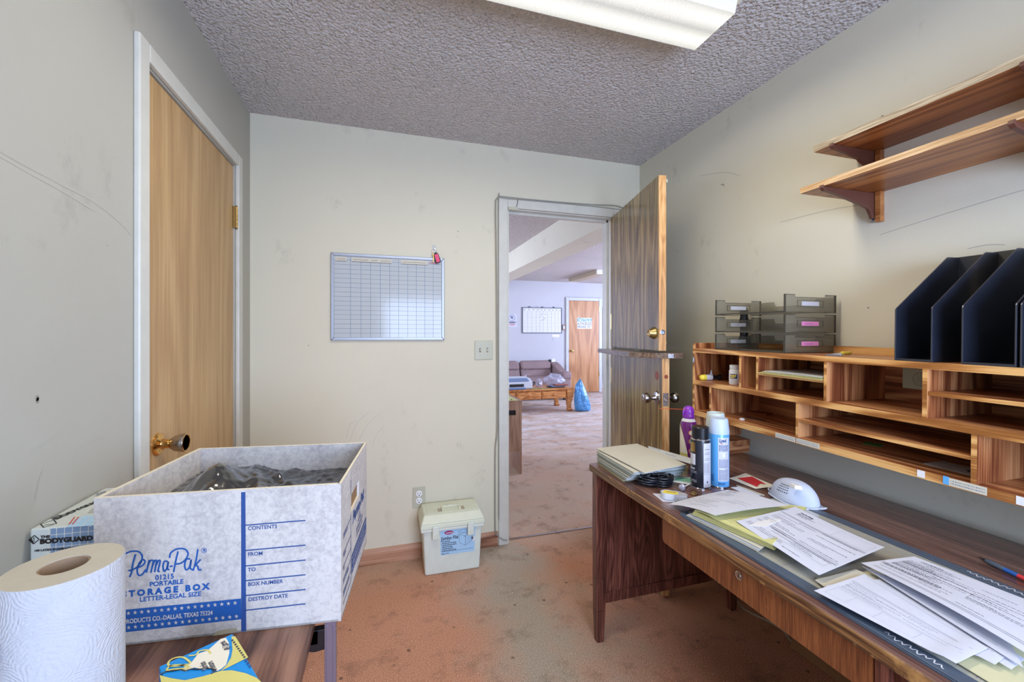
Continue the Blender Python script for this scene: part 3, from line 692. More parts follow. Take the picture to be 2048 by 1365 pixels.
# sticker, slanted with the front face (face leans outwards going up)
def ff(x, z, off=.0012):
    k = z/hb; return Vector((x*(1+.012/hw*k), -.008*k-off, z))
sx0, sx1, sz0, sz1 = -.062, .112, .100, .232
st = MB(); st.add([ff(sx0,sz0), ff(sx1,sz0), ff(sx1,sz1), ff(sx0,sz1)], [(0,1,2,3)]).build('sticker', M['stickblue'], t, local=True)
pr_ = MB(); nrm = Vector((0,-1,0)); X_ = (1,0,0); Z_ = (0,-.03,1)
pr_.text('Jumbo File', .026, ff(sx0+.004, .181, .0018), X_, Z_, 0, bold=.0006, sx=.82)
for k, w_l in enumerate((.046,.078,.076,.052,.062,.070)):
    zz_ = .170-k*.0098; x = sx0+.003
    if k != 3: pr_.add([ff(x,zz_+.001,.0018), ff(x+.002,zz_+.001,.0018), ff(x+.002,zz_+.004,.0018), ff(x,zz_+.004,.0018)], [(0,1,2,3)])
    x += .005
    while x < sx0+w_l:
        wd = R.uniform(.004,.011); pr_.add([ff(x,zz_,.0018), ff(x+wd,zz_,.0018), ff(x+wd,zz_+.0048,.0018), ff(x,zz_+.0042,.0018)], [(0,1,2,3)]); x += wd+.0018
pr_.text('Made in USA', .009, ff(sx0+.005, sz0+.004, .0018), X_, Z_, 0, bold=.0002, sx=.8, res=1)
pr_.box(sx0+.003, sx1-.004, -.0062, -.0058, sz0+.0175, sz0+.0185)
# line drawing of the box on the sticker
def dl(L): pr_.ribbon([ff(x, z, .0019) for x, z in L], .0012, nrm)
dl([(.030,.200),(.063,.190),(.096,.203),(.098,.160),(.063,.138),(.034,.155),(.030,.200)]); dl([(.063,.190),(.063,.138)]); dl([(.030,.200),(.060,.212),(.096,.203)])
dl([(.028,.216),(.052,.224),(.100,.212),(.102,.204),(.074,.202),(.028,.212),(.028,.216)]); dl([(.060,.222),(.060,.231),(.078,.231),(.078,.222)]); dl([(.056,.192),(.056,.184),(.062,.182),(.062,.190)]); dl([(.030,.200),(.024,.206),(.026,.194),(.031,.193)])
pr_.build('sticker_print', M['ink'], t, local=True)
ov = MB(); ov.add([ff(-.020+.022*math.cos(a), .218+.0105*math.sin(a), .0019) for a in [k*2*math.pi/24 for k in range(24)]], [tuple(range(24))]); ov.build('oval_logo', M['magenta'], t, local=True)
ov = MB()
for k in range(7): ov.box(-.036+k*.005, -.0335+k*.005, -.0105, -.0100, .214, .221)
ov.build('oval_lettering', M['white'], t, local=True); ov = MB(); ov.add([ff(.098,.157,.0017), ff(.110,.157,.0017), ff(.110,.182,.0017), ff(.098,.182,.0017)], [(0,1,2,3)]); ov.build('barcode_patch', M['white'], t, local=True)
bc = MB()
for k in range(9): bc.box(.099+k*.0012, .0996+k*.0012, -.0088, -.0084, .166, .181)
bc.build('barcode', M['ink'], t, local=True)
# ================================================================== desk
DZ = .728
t = thing('office_desk', 'worn dark wooden office desk standing along the right wall', 'desk', (1.19, .77, 0))
DXa, DXb, DYa, DYb = .813, 1.563, -.03, 1.575
mb = MB(); r_ = .012
poly = [(DXa+r_,DYb),(DXa+.003,DYb-.004),(DXa,DYb-r_),(DXa,DYa),(DXb,DYa),(DXb,DYb)]
mb.prism(poly, 'z', DZ-.028, DZ, 0)
for k, f in enumerate(mb.f):
    if k in (2,3,4): mb.m[k] = 1
mb.build('desktop', [M['desk_top'], M['desk_lip']], t, bevel=.004, seg=3)
zt = DZ-.028
def leg(x0, x1, y0, y1, ztop, taper=.006, name='leg'):
    m_ = MB(); ks = .26
    m_.hexa([(x0+taper,y0+taper*.7,0),(x1-taper,y0+taper*.7,0),(x1-taper,y1-taper*.7,0),(x0+taper,y1-taper*.7,0)], [(x0+taper*.3,y0,ks*.5),(x1-taper*.3,y0,ks*.5),(x1-taper*.3,y1,ks*.5),(x0+taper*.3,y1,ks*.5)])
    m_.hexa([(x0+taper*.3,y0,ks*.5),(x1-taper*.3,y0,ks*.5),(x1-taper*.3,y1,ks*.5),(x0+taper*.3,y1,ks*.5)], [(x0,y0,ks),(x1,y0,ks),(x1,y1,ks),(x0,y1,ks)])
    m_.box(x0,x1,y0,y1,ks,ztop)
    m_.build(name, M['desk'], t, bevel=.003)
leg(.829, .873, 1.532, 1.569, zt); leg(1.512, 1.555, 1.532, 1.569, zt)
leg(.829, .873, -.02, .017, zt); leg(1.512, 1.555, -.02, .017, zt)
MB().box(.873, 1.512, 1.545, 1.562, .165, zt).build('end_panel', M['desk'], t)
MB().box(.873, 1.512, 1.538, 1.566, .155, .197).build('end_rail', M['desk'], t, bevel=.002)
MB().box(1.53, 1.545, .55, 1.532, .25, zt).build('back_panel', M['desk'], t)
MB().box(.842, .858, 1.106, 1.532, .655, zt).build('apron', M['desk'], t) if False else None
# centre drawer
mb = MB(); z0, z1 = .622, zt-.002; ya, yb2 = .520, 1.106
pts = [(ya,z0),(yb2-.010,z0),(yb2-.003,z0+.003),(yb2,z0+.010),(yb2,z1),(ya,z1)]
mb.prism(pts, 'x', .826, .845); dr = mb.build('drawer', M['desk_front'], t, bevel=.0015)
MB().box(.845, 1.30, ya+.02, yb2-.03, z0+.012, z1-.004).build('drawer_box', M['desk'], dr)
T = Matrix.Translation((.826, .812, .678)) @ Matrix.Rotation(-math.pi/2, 4, 'Y')
MB().lathe([(.0105,0),(.0105,.002),(.0085,.0028),(.007,.0018),(.0065,.003),(0,.003)], 24, 0, T).build('lock', M['nickel'], dr, smooth=30)
MB().box(.8225, .8229, .8112, .8128, .674, .681).build('keyhole', M['dark'], dr)
# pedestal with drawers, cut by the frame
MB().box(.838, 1.53, -.01, .500, .11, zt).build('pedestal', M['desk'], t)
MB().box(.824, .840, .494, .517, .11, zt).build('face_stile', M['desk'], t, bevel=.001)
for (a, b) in ((.12,.40),(.41,.59),(.60,zt-.004)):
    q = MB().box(.824, .838, -.005, .470, a, b).build('drawer', M['desk'], t, bevel=.002)
    MB().tube([(.824,.29,(a+b)/2),(.806,.285,(a+b)/2),(.806,.185,(a+b)/2),(.824,.18,(a+b)/2)], .004, 8).build('pull', M['nickel'], q, smooth=60)

# things under the desk
cabl = spline([at(u, v, Z=.004) for u, v in [(1426,1160),(1440,1168),(1462,1186),(1473,1202),(1486,1217),(1508,1230),(1528,1239),(1548,1250),(1566,1262),(1577,1277),(1586,1289)]], 6)
tag(MB().tube(cabl, .0035, 8).build('floor_cable', M['ivory'], smooth=60), 'pale cable lying on the carpet under the desk', 'cable')
A = at(1580,1296,Z=.001); B = at(1676,1364,Z=.001)
B = A+(B-A)*1.6; up = Vector((.030,.0,.10)); th = Vector((.006,0,-.0005))
tag(MB().hexa([A, B, B+Vector((.008,0,0)), A+Vector((.008,0,0))], [A+up*1.8, B+up*1.8, B+up*1.8+Vector((.008,0,0)), A+up*1.8+Vector((.008,0,0))]).build('cardboard_panel', M['kraft']), 'tan cardboard panel leaning on the carpet below the desk drawer', 'cardboard')

# ================================================================== wall shelves
t = thing('shelf_standard', 'slotted metal shelf standard with a wooden strip screwed to the right wall', 'shelf rail', (XR, 1.015, 1.65))
MB().box(XR-.014, XR-.0005, 1.016, 1.030, 1.655, 1.897).build('metal_track', M['alu'], t, bevel=.001)
MB().box(XR-.020, XR-.0005, .998, 1.014, 1.652, 1.897).build('wood_strip', M['shelf'], t)
sl = MB()
for k in range(3): MB().box(XR-.0145, XR-.014, 1.0205, 1.0255, 1.661+k*.011, 1.667+k*.011).build('slot', M['dark'], t)
t2 = thing('shelf_standard', 'shelf standard behind the shelves at the right edge of the picture', 'shelf rail', (XR, .40, 1.65))
MB().box(XR-.014, XR-.0005, .396, .410, 1.655, 1.897).build('metal_track', M['alu'], t2, bevel=.001)
def shelf(z, xf, yf, th, label, edge):
    mb = MB().box(xf, XR-.001, -.60, yf, z, z+th)
    mb.m[5] = 1; mb.m[4] = 1
    o = mb.build('wall_shelf', [M['shelf'], edge]); tag(o, label, 'shelf', None); return o
shelf(1.8985, 1.4286, 1.086, .020, 'upper wooden wall shelf with a grey raw edge', M['ply_edge'])
shelf(1.7545, 1.3842, 1.100, .019, 'lower wooden wall shelf with a pale edge, deeper than the upper one', M['shelf_edge'])
for (z, xf, ny, lb) in ((1.8985,1.4286,1.023,'far brown bracket holding up the upper wall shelf'), (1.7545,1.3842,1.023,'far brown bracket holding up the lower wall shelf'),
                    (1.8985,1.4286,.585,'near brown bracket holding up the upper wall shelf'), (1.7545,1.3842,.585,'near brown bracket holding up the lower wall shelf')):
    q = [(xf-.004,z+.004),(xf-.006,z-.006),(xf+.004,z-.014),(xf+.06,z-.022),(xf+.12,z-.034),(xf+.165-(.03 if xf>1.4 else 0),z-.044)]
    q += [(XR-.045,z-.056),(XR-.033,z-.070),(XR-.026,z-.088),(XR-.016,z-.090),(XR-.016,z-.0005),(xf,z-.0005),(xf,z+.004)]
    tt = thing('shelf_bracket', lb, 'bracket', (XR-.02, ny, z-.05))
    MB().prism(q, 'y', ny-.0065, ny+.0065).build('arm', M['bracket'], tt, bevel=.002)

# ================================================================== hutch
va = -Vector(ray(785, 661)).normalized(); vb = Vector((0,0,1)).cross(va).normalized(); vc = va.cross(vb)
HP0 = Vector((1.36, 1.600, 1.2015)); HR = Matrix((va, vb, vc)).transposed()
HM = Matrix.Translation(HP0) @ HR.to_4x4()
def hut(u, v, y=0.0, z=None, x=None):   # pixel -> hutch local on plane y or z or x
    d = ray(u, v); o = Vector((0,0,CZ))
    if z is not None: n = vc; p0 = HM @ Vector((0,0,z))
    elif x is not None: n = va; p0 = HM @ Vector((x,0,0))
    else: n = vb; p0 = HM @ Vector((0,y,0))
    p = o+d*((p0-o).dot(n)/d.dot(n)); return HM.inverted() @ p
t = thing('desk_hutch', 'oak veneer pigeonhole hutch raised over the back of the desk', 'hutch', HP0, HR)
HD = .268; HL = 1.52
def hb(name, x0, x1, y0, y1, z0, z1, m, edge=True, **k):
    mb = MB().box(x0, x1, y0, y1, z0, z1)
    mats = [m]
    if edge: mb.m[2] = 1; mats = [m, M['oak_edge']]
    return mb.build(name, mats, t, local=True, **k)
hb('top_board', .013, HL-.013, 0, HD, -.018, 0, M['oak_x'])
for x in (0, HL-.013):
    mb = MB(); pts = [(0,-.413),(0,.012),(.004,.021),(.014,.025),(HD,.025),(HD,-.413)]
    mb.prism(pts, 'x', x, x+.013); mb.m[7] = 1
    for i in (2,3,4,7): mb.m[i] = 1 if i != 7 else 0
    for i in range(2, 6): mb.m[i] = 1
    mb.build('side_panel', [M['oak_z'], M['oak_edge']], t, local=True, bevel=.001)
hb('back_rail', .013, HL-.013, HD-.012, HD, .0, .025, M['oak_gold'])
hb('back_panel', .013, HL-.013, HD-.008, HD, -.283, -.018, M['oak_x'], edge=False)
hb('shelf', .013, HL-.013, 0, HD-.008, -.165, -.145, M['oak_x'])
hb('shelf', .013, HL-.013, 0, HD-.008, -.305, -.283, M['oak_x'])
for a, b in ((.268,.2785),(.3495,.3585),(.6095,.6185),(.869,.8795),(1.13,1.14)): hb('divider', a, b, 0, HD-.008, -.145, -.018, M['oak_z'])
for a, b in ((.105,.1155),(.513,.522),(.9655,.9765),(1.40,1.41)): hb('divider', a, b, .001, HD-.008, -.283, -.165, M['oak_z'])
hb('small_shelf', .3585, .6095, .002, HD-.008, -.0865, -.0785, M['oak_x'])
hb('small_shelf', .8795, 1.13, .002, HD-.008, -.0855, -.0755, M['oak_x'])
hb('small_shelf', .522, .9655, .002, HD-.008, -.2285, -.2185, M['oak_x'])
# adhesive label strips stuck on the front edges
def strip(u0, u1, zc, h, m, txt=True, nm='label_strip'):
    a = hut(u0, HV+100); b = hut(u1, HV+100); x0, x1 = a.x, b.x
    o = MB().box(x0, x1, -.0012, -.0002, zc-h/2, zc+h/2).build(nm, m, t, local=True)
    if txt:
        q = MB(); x = x0+.003
        while x < x1-.004:
            wd = R.uniform(.001, .004); q.box(x, x+wd, -.0015, -.0011, zc-h*.22, zc-h*.12); q.box(x+.001, x+wd+.0005, -.0015, -.0011, zc+h*.12, zc+h*.22); x += wd+R.uniform(.0008,.002)
        q.build('label_writing', M['ink_l'], o, local=True)
strip(1552, 1592, -.294, .017, M['manila']); strip(1594, 1640, -.294, .017, M['manila'])
strip(1889, 1901, -.292, .020, M['canblue'], False); strip(1901, 1977, -.293, .019, M['manila']); strip(2036, 2060, -.293, .019, M['white'], False)
a = hut(1840, 950); strip(1837, 1852, -.293, .018, M['white'], False)
o_ = MB().box(-.0012, .0005, -.0006, .0006, 0, 0.0001)
st = MB().prism([(.0005,-.066),(.008,-.062),(.009,-.048),(.003,-.040)], 'y', -.001, -.0002); st.build('sticker_scrap', M['stickblue'], t, local=True)
a = hut(1421, 745, x=.0135)
MB().prism([(a.y-.008,a.z-.020),(a.y+.014,a.z-.018),(a.y+.004,a.z+.012)], 'x', .0132, .0138).build('tape_scrap', M['white'], t, local=True)
# riser boards under the hutch end
tag(MB().box(1.33, 1.600, 1.515, 1.60, DZ, DZ+.028).build('riser_board', M['oak_x'], bevel=.001), 'lower riser board under the far end of the hutch', 'board')
tag(MB().box(1.33, 1.600, 1.512, 1.598, DZ+.0285, DZ+.0575).build('riser_board', M['oak_y'], bevel=.001), 'upper riser board under the far end of the hutch', 'board')
t3 = thing('riser_board', 'riser board under the near end of the hutch', 'board', (1.4, .12, DZ))
MB().box(1.33, 1.56, .05, .15, DZ, DZ+.026).build('board', M['oak_x'], t3)

# wheel diagram taped in the second large pigeonhole
def paper_on_hutch(name, pts, y, m, label, cat, th=.0006):
    P = [hut(u, v, y=y) for u, v in pts]; n = len(P)
    W_ = [HM @ Vector((p.x, y, p.z)) for p in P]
    return W_
yb3 = HD-.0085
W_ = paper_on_hutch('x', [(1806,736),(1843,738),(1843,778),(1806,776)], yb3, None, '', '')
t4 = thing('diagram_sheet', 'small green-tinted sheet with a wheel diagram taped inside a pigeonhole', 'paper', W_[3])
x_, y_, x2_ = hut(1806,736,y=yb3), hut(1806,776,y=yb3), hut(1880,740,y=yb3)
mb = MB().box(x_.x, x_.x+.075, yb3-.001, yb3, y_.z, x_.z, 0, HM); mb.build('sheet', plain('green_white_paper', srgb(206,214,186), .7), t4)
cx, cz_ = x_.x+.048, (x_.z+y_.z)/2; q = MB()
for k in range(12):
    a = k*math.pi/6; q.add([HM @ Vector((cx+rr*math.cos(a+s), yb3-.0016, cz_+rr*math.sin(a+s))) for rr, s in ((.003,.1),(.019,.015),(.019,-.015),(.003,-.1))], [(0,1,2,3)])
n_ = 28
q.add([HM @ Vector((cx+rr*math.cos(2*math.pi*k/n_), yb3-.0016, cz_+rr*math.sin(2*math.pi*k/n_))) for rr in (.0195,.0205) for k in range(n_)], [(k,(k+1)%n_,n_+(k+1)%n_,n_+k) for k in range(n_)])
q.build('diagram', M['ink'], t4)

# letter trays (three, stacked) on the hutch
ty0, ty1 = .020, .262; tx0, tx1 = .118, .449; th_ = .0665
def tray(k, label):
    z = .001+k*(th_+.0065); t = thing('letter_tray', label, 'letter tray', HM @ Vector(((tx0+tx1)/2, (ty0+ty1)/2, z)), HR)
    off = Vector(((tx0+tx1)/2, (ty0+ty1)/2, z)); Mo = Matrix.Translation(-off)
    b = MB().box(tx0, tx1, ty0+.004, ty1, z+.004, z+.0065, 0, Mo); b.build('base', M['smoke'], t, local=True)
    def endwall(x, lab):
        e = MB(); g = MB()
        a0, a1 = ty0, ty1; H_ = th_
        if k > 0:
            pts = [(a0,z),(a0,z+H_),(a0+.048,z+H_),(a0+.050,z+H_-.010),(a1-.050,z+H_-.010),(a1-.048,z+H_),(a1,z+H_),(a1,z),(a1-.05,z),(a1-.052,z+.007),(a0+.052,z+.007),(a0+.05,z)]
        else:
            pts = [(a0,z),(a0,z+H_),(a0+.048,z+H_),(a0+.056,z+H_-.012),(a1-.056,z+H_-.012),(a1-.048,z+H_),(a1,z+H_),(a1,z)]
        e.prism(pts, 'x', x-.0011, x+.0011, 0, Mo); w_ = e.build('end_wall', M['smoke'], t, local=True)
        # darker moulded rims
        g.box(x-.002, x+.004, a0-.001, a0+.0025, z, z+H_, 0, Mo); g.build('rim', M['smoke_edge'], w_, local=True)
        g = MB().box(x-.002, x+.004, a1-.0025, a1+.001, z, z+H_, 0, Mo); g.build('rim', M['smoke_edge'], w_, local=True)
        for (p, q) in (((a0,z+H_-.002),(a0+.048,z+H_)),((a1-.048,z+H_-.002),(a1,z+H_)),((a0+.05,z+H_-.0115),(a1-.05,z+H_-.010)),((a0,z),(a1,z+.0018))):
            MB().box(x-.0016, x+.0016, p[0], q[0], p[1], q[1], 0, Mo).build('rim', M['smoke_edge'], w_, local=True)
        c = (a0+a1)/2; zc = z+H_*.56-.004; hw_, hh = .062, .0125
        fr_ = MB()
        bar = [(c-hw_,c+hw_,zc-hh,zc-hh+.0014),(c-hw_,c+hw_,zc+hh-.0014,zc+hh),(c-hw_,c-hw_+.0014,zc-hh,zc+hh),(c+hw_-.0014,c+hw_,zc-hh,zc+hh)]
        mm = MB().prism([(c-hw_,zc-hh),(c+hw_,zc-hh),(c+hw_,zc+hh),(c-hw_,zc+hh),(c-hw_,zc-hh+.001),(c-hw_+.0014,zc-hh+.0014),(c-hw_+.0014,zc+hh-.0014),(c+hw_-.0014,zc+hh-.0014),(c+hw_-.0014,zc-hh+.0014),(c-hw_,zc-hh+.0009)], 'x', x-.0026, x-.0002, 0, Mo) if False else None
        wf = MB()
        ring_o = [(c-hw_,zc-hh),(c+hw_,zc-hh),(c+hw_,zc+hh),(c-hw_,zc+hh)]; ring_i = [(c-hw_+.0016,zc-hh+.0016),(c+hw_-.0016,zc-hh+.0016),(c+hw_-.0016,zc+hh-.0016),(c-hw_+.0016,zc+hh-.0016)]
        vs = [(x+.0026, a, b) for a, b in ring_o]+[(x+.0026, a, b) for a, b in ring_i]+[(x+.0008, a, b) for a, b in ring_o]
        wf.add(vs, [(i,(i+1)%4,4+(i+1)%4,4+i) for i in range(4)]+[(i,8+i,8+(i+1)%4,(i+1)%4) for i in range(4)], 0, Mo); wf.build('label_window', M['smoke_edge'], w_, local=True)
        if lab:
            q = MB().box(x+.0027, x+.0032, c-hw_*.70, c+hw_*.62, zc-hh*.62, zc+hh*.62, 0, Mo).build('label', lab, w_, local=True)
            if lab is M['pink']:
                pts = [Mo @ Vector((x+.0034, c-.03+.0032*i, zc-.001+.0032*math.sin(i*2.1))) for i in range(14)]
                MB().tube(pts, .0005, 4).build('label_writing', M['ink'], w_, local=True)
    # x increases towards the camera: near wall tx1, far wall tx0
    endwall(tx1, [M['pink'], M['pink'], M['label_grey']][k]); endwall(tx0, [M['card'], M['card'], M['label_grey']][k])
    zb = z+.0065; H_ = th_
    MB().prism([(tx0,z+.004),(tx0,z+H_-.008),(tx0+.072,z+H_-.008),(tx0+.080,z+H_-.028),(tx1-.08,z+H_-.028),(tx1-.072,z+H_-.008),(tx1,z+H_-.008),(tx1,z+.004)], 'y', ty1-.003, ty1-.001, 0, Mo).build('back_wall', M['smoke'], t, local=True)
    MB().box(tx0, tx1, ty0+.001, ty0+.004, z, z+.006, 0, Mo).build('front_lip', M['smoke_edge'], t, local=True)
    if k == 0:
        for (a, b) in ((.0035+tx1, ty0+.01),): pass
for k, lb in enumerate(('bottom smoked plastic letter tray of the stack on the hutch', 'middle smoked plastic letter tray of the stack on the hutch', 'top smoked plastic letter tray of the stack on the hutch')): tray(k, lb)
# small things on the hutch top
def hthing(name, label, cat, x, y, z, ang=0): 
    return thing(name, label, cat, HM @ Vector((x, y, z)), HR @ rotz(ang))
t = hthing('dispenser', 'dark round-topped dispenser standing behind the letter trays', 'dispenser', .125, .292-.06, .001)
# stands inside the bottom tray silhouette in the photo: a dark bottle seen through the trays
MB().lathe([(.027,.0075),(.028,.03),(.022,.045),(.017,.055),(.017,.10),(.021,.105),(.021,.125),(.016,.145),(.018,.17),(.014,.182),(0,.185)], 24, 0, Matrix.Translation((-.062,-.005,-.0))).build('body', M['black'], t, local=True, smooth=40)
p_ = hut(1683, 711, z=.0); q_ = hut(1725, 709, z=.0)
t = hthing('screwdriver', 'small screwdriver with a yellow handle lying on the hutch top', 'screwdriver', p_.x, p_.y, 0, math.atan2(q_.y-p_.y, q_.x-p_.x))
T = Matrix.Rotation(math.pi/2, 4, 'Y'); T = Matrix.Translation((0,0,.0065)) @ T
MB().lathe([(.004,0),(.006,.004),(.006,.012),(.0045,.016),(.0055,.022),(.0055,.055),(.003,.062),(0,.063)], 16, 0, T).build('handle', M['ycap'], t, local=True, smooth=40)
MB().lathe([(.0016,-.055),(.0016,0)], 10, 0, T).build('shaft', M['chrome'], t, local=True, smooth=40)
p_ = hut(1668, 712, z=.0)
t = hthing('nail_clipper', 'small chrome clipper lying beside the yellow screwdriver', 'clipper', p_.x, p_.y, .0005, .35)
MB().hexa([(-.024,-.004,0),(.022,-.006,0),(.024,.006,0),(-.022,.004,0)], [(-.022,-.003,.003),(.020,-.005,.009),(.022,.005,.009),(-.020,.003,.003)]).build('lever', M['chrome'], t, local=True, bevel=.001)
MB().box(-.02,.018,-.008,-.0065,0,.004).build('side_blade', M['alu'], t, local=True)
p_ = hut(1653, 705, z=.0)
tag(MB().lathe([(.0035,0),(.004,.004),(.002,.009),(0,.0095)], 10, 0, HM @ Matrix.Translation((p_.x, p_.y, .0003))).build('push_pin', M['clear'], smooth=40), 'clear push pin at the corner of the letter trays', 'push pin')
# magazine files
def magfile(x0, wd, label):
    t = hthing('magazine_file', label, 'magazine file', x0+wd/2, .13, 0)
    th = .0032; dpt = .258; y0 = .001-.13
    side = [(y0,.0005),(y0,.139),(y0+.002,.143),(y0+.206,.2925),(y0+.210,.2945),(y0+dpt,.296),(y0+dpt,.0005)]
    for x in (-wd/2, wd/2-th): MB().prism(side, 'x', x, x+th).build('side_wall', M['magfile'], t, local=True, bevel=.0009)
    MB().box(-wd/2+th, wd/2-th, y0, y0+dpt, .0005, .0035).build('floor', M['magfile'], t, local=True)
    MB().box(-wd/2+th, wd/2-th, y0+dpt-th, y0+dpt, .0035, .296).build('back_wall', M['magfile'], t, local=True)
    MB().box(-wd/2+th, wd/2-th, y0, y0+.002, .0035, .0065).build('front_lip', M['magfile'], t, local=True)
magfile(.804, .084, 'farthest black plastic magazine file on the hutch top'); magfile(.945, .094, 'middle black plastic magazine file on the hutch top'); magfile(1.044, .09, 'nearest black magazine file, mostly outside the picture')
a = hut(1942,517,y=.262); b = hut(1958,535,y=.262)
tag(MB().box(.862, .930, .2605, .266, .003, .2985, 0, HM).build('mesh_panel', plain('black_mesh', srgb(60,58,54), .5, bump=(500,.6)), None), 'dark mesh panel behind the two black magazine files', 'mesh panel')

# in the pigeonholes
p_ = hut(1461, 770, z=-.145)
t = hthing('pill_bottle', 'white plastic pill bottle with blue and yellow label in the pigeonhole', 'bottle', p_.x, p_.y+.021, -.145)
bm_ = .0215
MB().lathe([(.018,0),(.0205,.002),(bm_,.006),(bm_,.056),(.020,.062),(.0175,.065)], 28, 0).build('body', M['white'], t, local=True, smooth=40)
MB().lathe([(.0185,.065),(.0195,.067),(.0195,.081),(.018,.083),(0,.0835)], 28, 0).build('cap', M['white'], t, local=True, smooth=40)
camdir = None
def wrap(mb, c, r, az, x0, x1, z0, z1, m, n=10):   # curved patch; x measured along the arc, az = facing azimuth, right-handed from viewer
    vs = []
    for i in range(n+1):
        a = az + (x0+(x1-x0)*i/n)/r
        for z in (z0, z1): vs.append((c[0]+r*math.cos(a), c[1]+r*math.sin(a), c[2]+z))
    return mb.add(vs, [(2*i, 2*i+2, 2*i+3, 2*i+1) for i in range(n)], m)
def wraptext(mb, body, size, c, r, az, x, z, m=0, sx=1.0, bold=0, align='LEFT', shear=0):
    q = MB(); q.text(body, size, (0,0,0), (1,0,0), (0,1,0), 0, align=align, bold=bold, sx=sx, shear=shear, res=2)
    vs = [(c[0]+r*math.cos(az+(x+p.x)/r), c[1]+r*math.sin(az+(x+p.x)/r), c[2]+z+p.y) for p in q.v]
    mb.add(vs, q.f, m); return mb
def wraplines(mb, c, r, az, x0, x1, z0, z1, step, h, m=0, rr=R):
    z = z1
    while z > z0:
        x = x0
        while x < x1-.001:
            wd = rr.uniform(.0015, .006); wrap(mb, c, r, az, x, min(x+wd, x1), z-h, z, m, 2); x += wd+.0012
        z -= step
# azimuth in hutch-local frame facing the camera
cl = HM.inverted() @ Vector((0,0,CZ)); pc = Vector((p_.x, p_.y+.021, 0)); azb = math.atan2(cl.y-pc.y, cl.x-pc.x)
lb = MB(); wrap(lb, (0,0,0), bm_+.0003, azb, -.020, .010, .026, .046, 0); lb.build('blue_label', M['boxblue2'], t, local=True)
lb = MB(); wraptext(lb, 'Advil', .0135, (0,0,0), bm_+.0006, azb, -.0205, .0345, 0, bold=.0007, sx=.9, shear=.2); wrap(lb, (0,0,0), bm_+.0005, azb, -.020, .000, .029, .032, 0); lb.build('yellow_lettering', M['ycap'], t, local=True)
lb = MB(); wraplines(lb, (0,0,0), bm_+.0004, azb, -.017, .014, .006, .022, .0035, .0009); lb.build('label_print', M['ink_l'], t, local=True)
# nut driver
p_ = hut(1397, 762, z=-.145)
t = hthing('nut_driver', 'nut driver with yellow and grey handle lying by the hutch side', 'tool', .034, .012, -.145+.0135, math.pi/2-.18)
T = Matrix.Rotation(math.pi/2, 4, 'Y')
MB().lathe([(0,-.002),(.008,.0),(.012,.005),(.0135,.012),(.0135,.026)], 20, 0, T).build('yellow_tip', M['ycap'], t, local=True, smooth=40)
MB().lathe([(.0132,.026),(.0135,.05),(.012,.056)], 20, 0, T).build('grey_sleeve', M['label_grey'], t, local=True, smooth=40)
MB().lathe([(.011,.056),(.010,.062),(.0085,.075),(.011,.088),(.0135,.092),(.0135,.097),(0,.098)], 20, 0, T).build('black_grip', M['black'], t, local=True, smooth=40)
MB().lathe([(.0022,.098),(.0022,.15)], 10, 0, T).build('shaft', M['chrome'], t, local=True, smooth=40)

